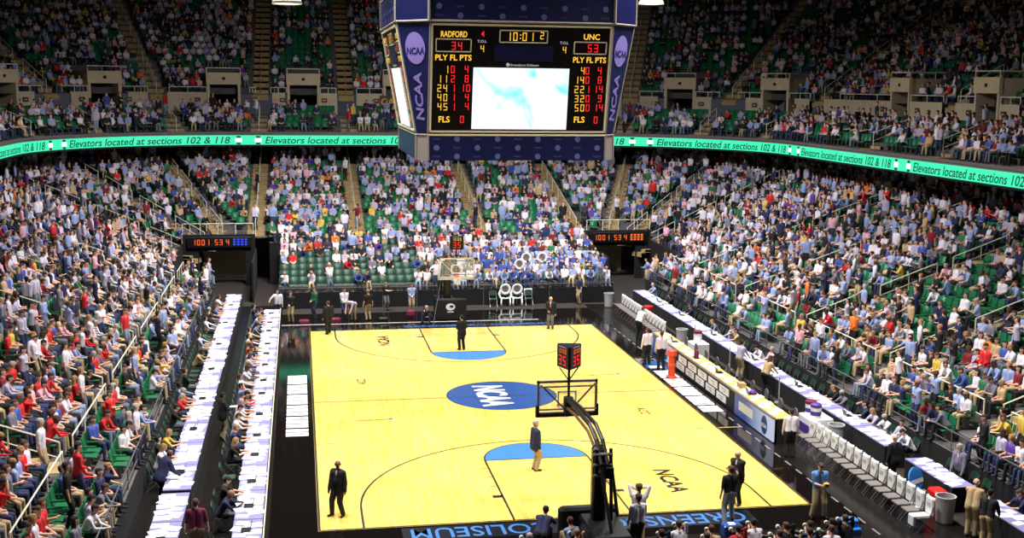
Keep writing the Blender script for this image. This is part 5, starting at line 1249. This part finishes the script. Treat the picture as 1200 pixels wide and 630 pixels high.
tag(person_obj(bm_, (-5.2,17.0,0), 2.6, 'skin_light', 'top_pale_grey', 'pants_khaki', 'hair_grey'), 'person in pale grey shirt bending down to the floor at the far left', 'person')
tag(person_obj(sitf[1], (-1.2,15.9,0), PI-.6, 'skin_light', 'top_black', 'pants_dark_blue', 'hair_grey'), 'person in black top sitting on the floor left of the far hoop', 'person')
flush_papers()
# ------------------------------------------------------------------ lamps, shell
def arealight(x, y, z, sx, sy, P, col=(1,.97,.92), spread=PI, tgt=None, nm='arena_light'):
    l = bpy.data.lights.new(nm, 'AREA'); l.shape = 'RECTANGLE'; l.size = sx; l.size_y = sy; l.energy = P; l.color = col; l.spread = spread
    o = bpy.data.objects.new(nm, l); COL.objects.link(o); o.location = (x,y,z)
    if tgt is not None: o.rotation_euler = (Vector(tgt)-Vector((x,y,z))).to_track_quat('-Z','Y').to_euler()
    return o
def lamp_fixture(x, y, z, label):
    t = empty('ceiling_lamp', (x, y, z), label=label, cat='lamp')
    b = MB(); b.lathe((0,0,0), [(.62,0),(.60,.12),(.30,.42),(.12,.5)], 'frame_cream', 20, cap=False); b.build('lamp_shade', t)
    b = MB(); b.lathe((0,0,.03), [(.56,0),(.0,.04)], 'lamp_glow', 20, cap=False); b.build('bulb', t)
    b = MB(); b.tube([(0,0,.5),(0,0,29-z)], .02, 'gray'); b.build('cable', t)
lamp_fixture(8.63, 8.0, 16.8, 'cream lamp hanging at the top edge just right of the centre scoreboard')
lamp_fixture(-8.4, 3.0, 16.12, 'cream lamp hanging at the top edge left of the centre scoreboard')
for x in (-8, 8):
    for y in (-16, -5.5, 5.5, 16): arealight(x, y, 22, 2.5, 2.5, LP, spread=PI*.6, tgt=(x*.45, y*.85, 0))
for x in (-9, 9):
    for y in (-14, 4, 20): arealight(x, y, 19.5, 2.2, 2.2, LS, (.95,.94,1.), spread=PI*.62, tgt=(x*2.3, y*1.2, 0))
for x in (-6, 6): arealight(x, 17, 19.5, 2.2, 2.2, LS*1.2, (.95,.94,1.), spread=PI*.62, tgt=(x*1.5, 32, 0))
for x, y, tx, ty in ((-14,26,-18,46),(0,28,0,52),(14,26,18,46),(22,0,36,4),(-22,10,-36,14)): arealight(x, y, 26, 3, 3, LU, (.85,.82,1.), spread=PI*.7, tgt=(tx, ty, 12))
b = MB(); b.box(-60, 60, -60, 75, 30, 30.3, 'dark'); struct(b.build('ceiling'))
b = MB(); ring(b, 39, 22.5, 39, 30, 'dark'); struct(b.build('wall_outer'))
w = bpy.data.worlds.new('world'); scn.world = w; w.use_nodes = True; w.node_tree.nodes['Background'].inputs[0].default_value = (.03,.03,.04,1); w.node_tree.nodes['Background'].inputs[1].default_value = 1.
vs_ = scn.view_settings; vs_.view_transform = 'Standard'; vs_.look = 'None'; vs_.gamma = 1; vs_.use_curve_mapping = False; vs_.exposure = EXPO
for o_ in scn.objects:
    l_ = o_.get('label')
    if l_ and not (4 <= len(l_.split()) <= 16): open('/tmp/labels.txt','a').write(l_+chr(10))
for me in list(bpy.data.meshes):
    if me.users == 0: bpy.data.meshes.remove(me)
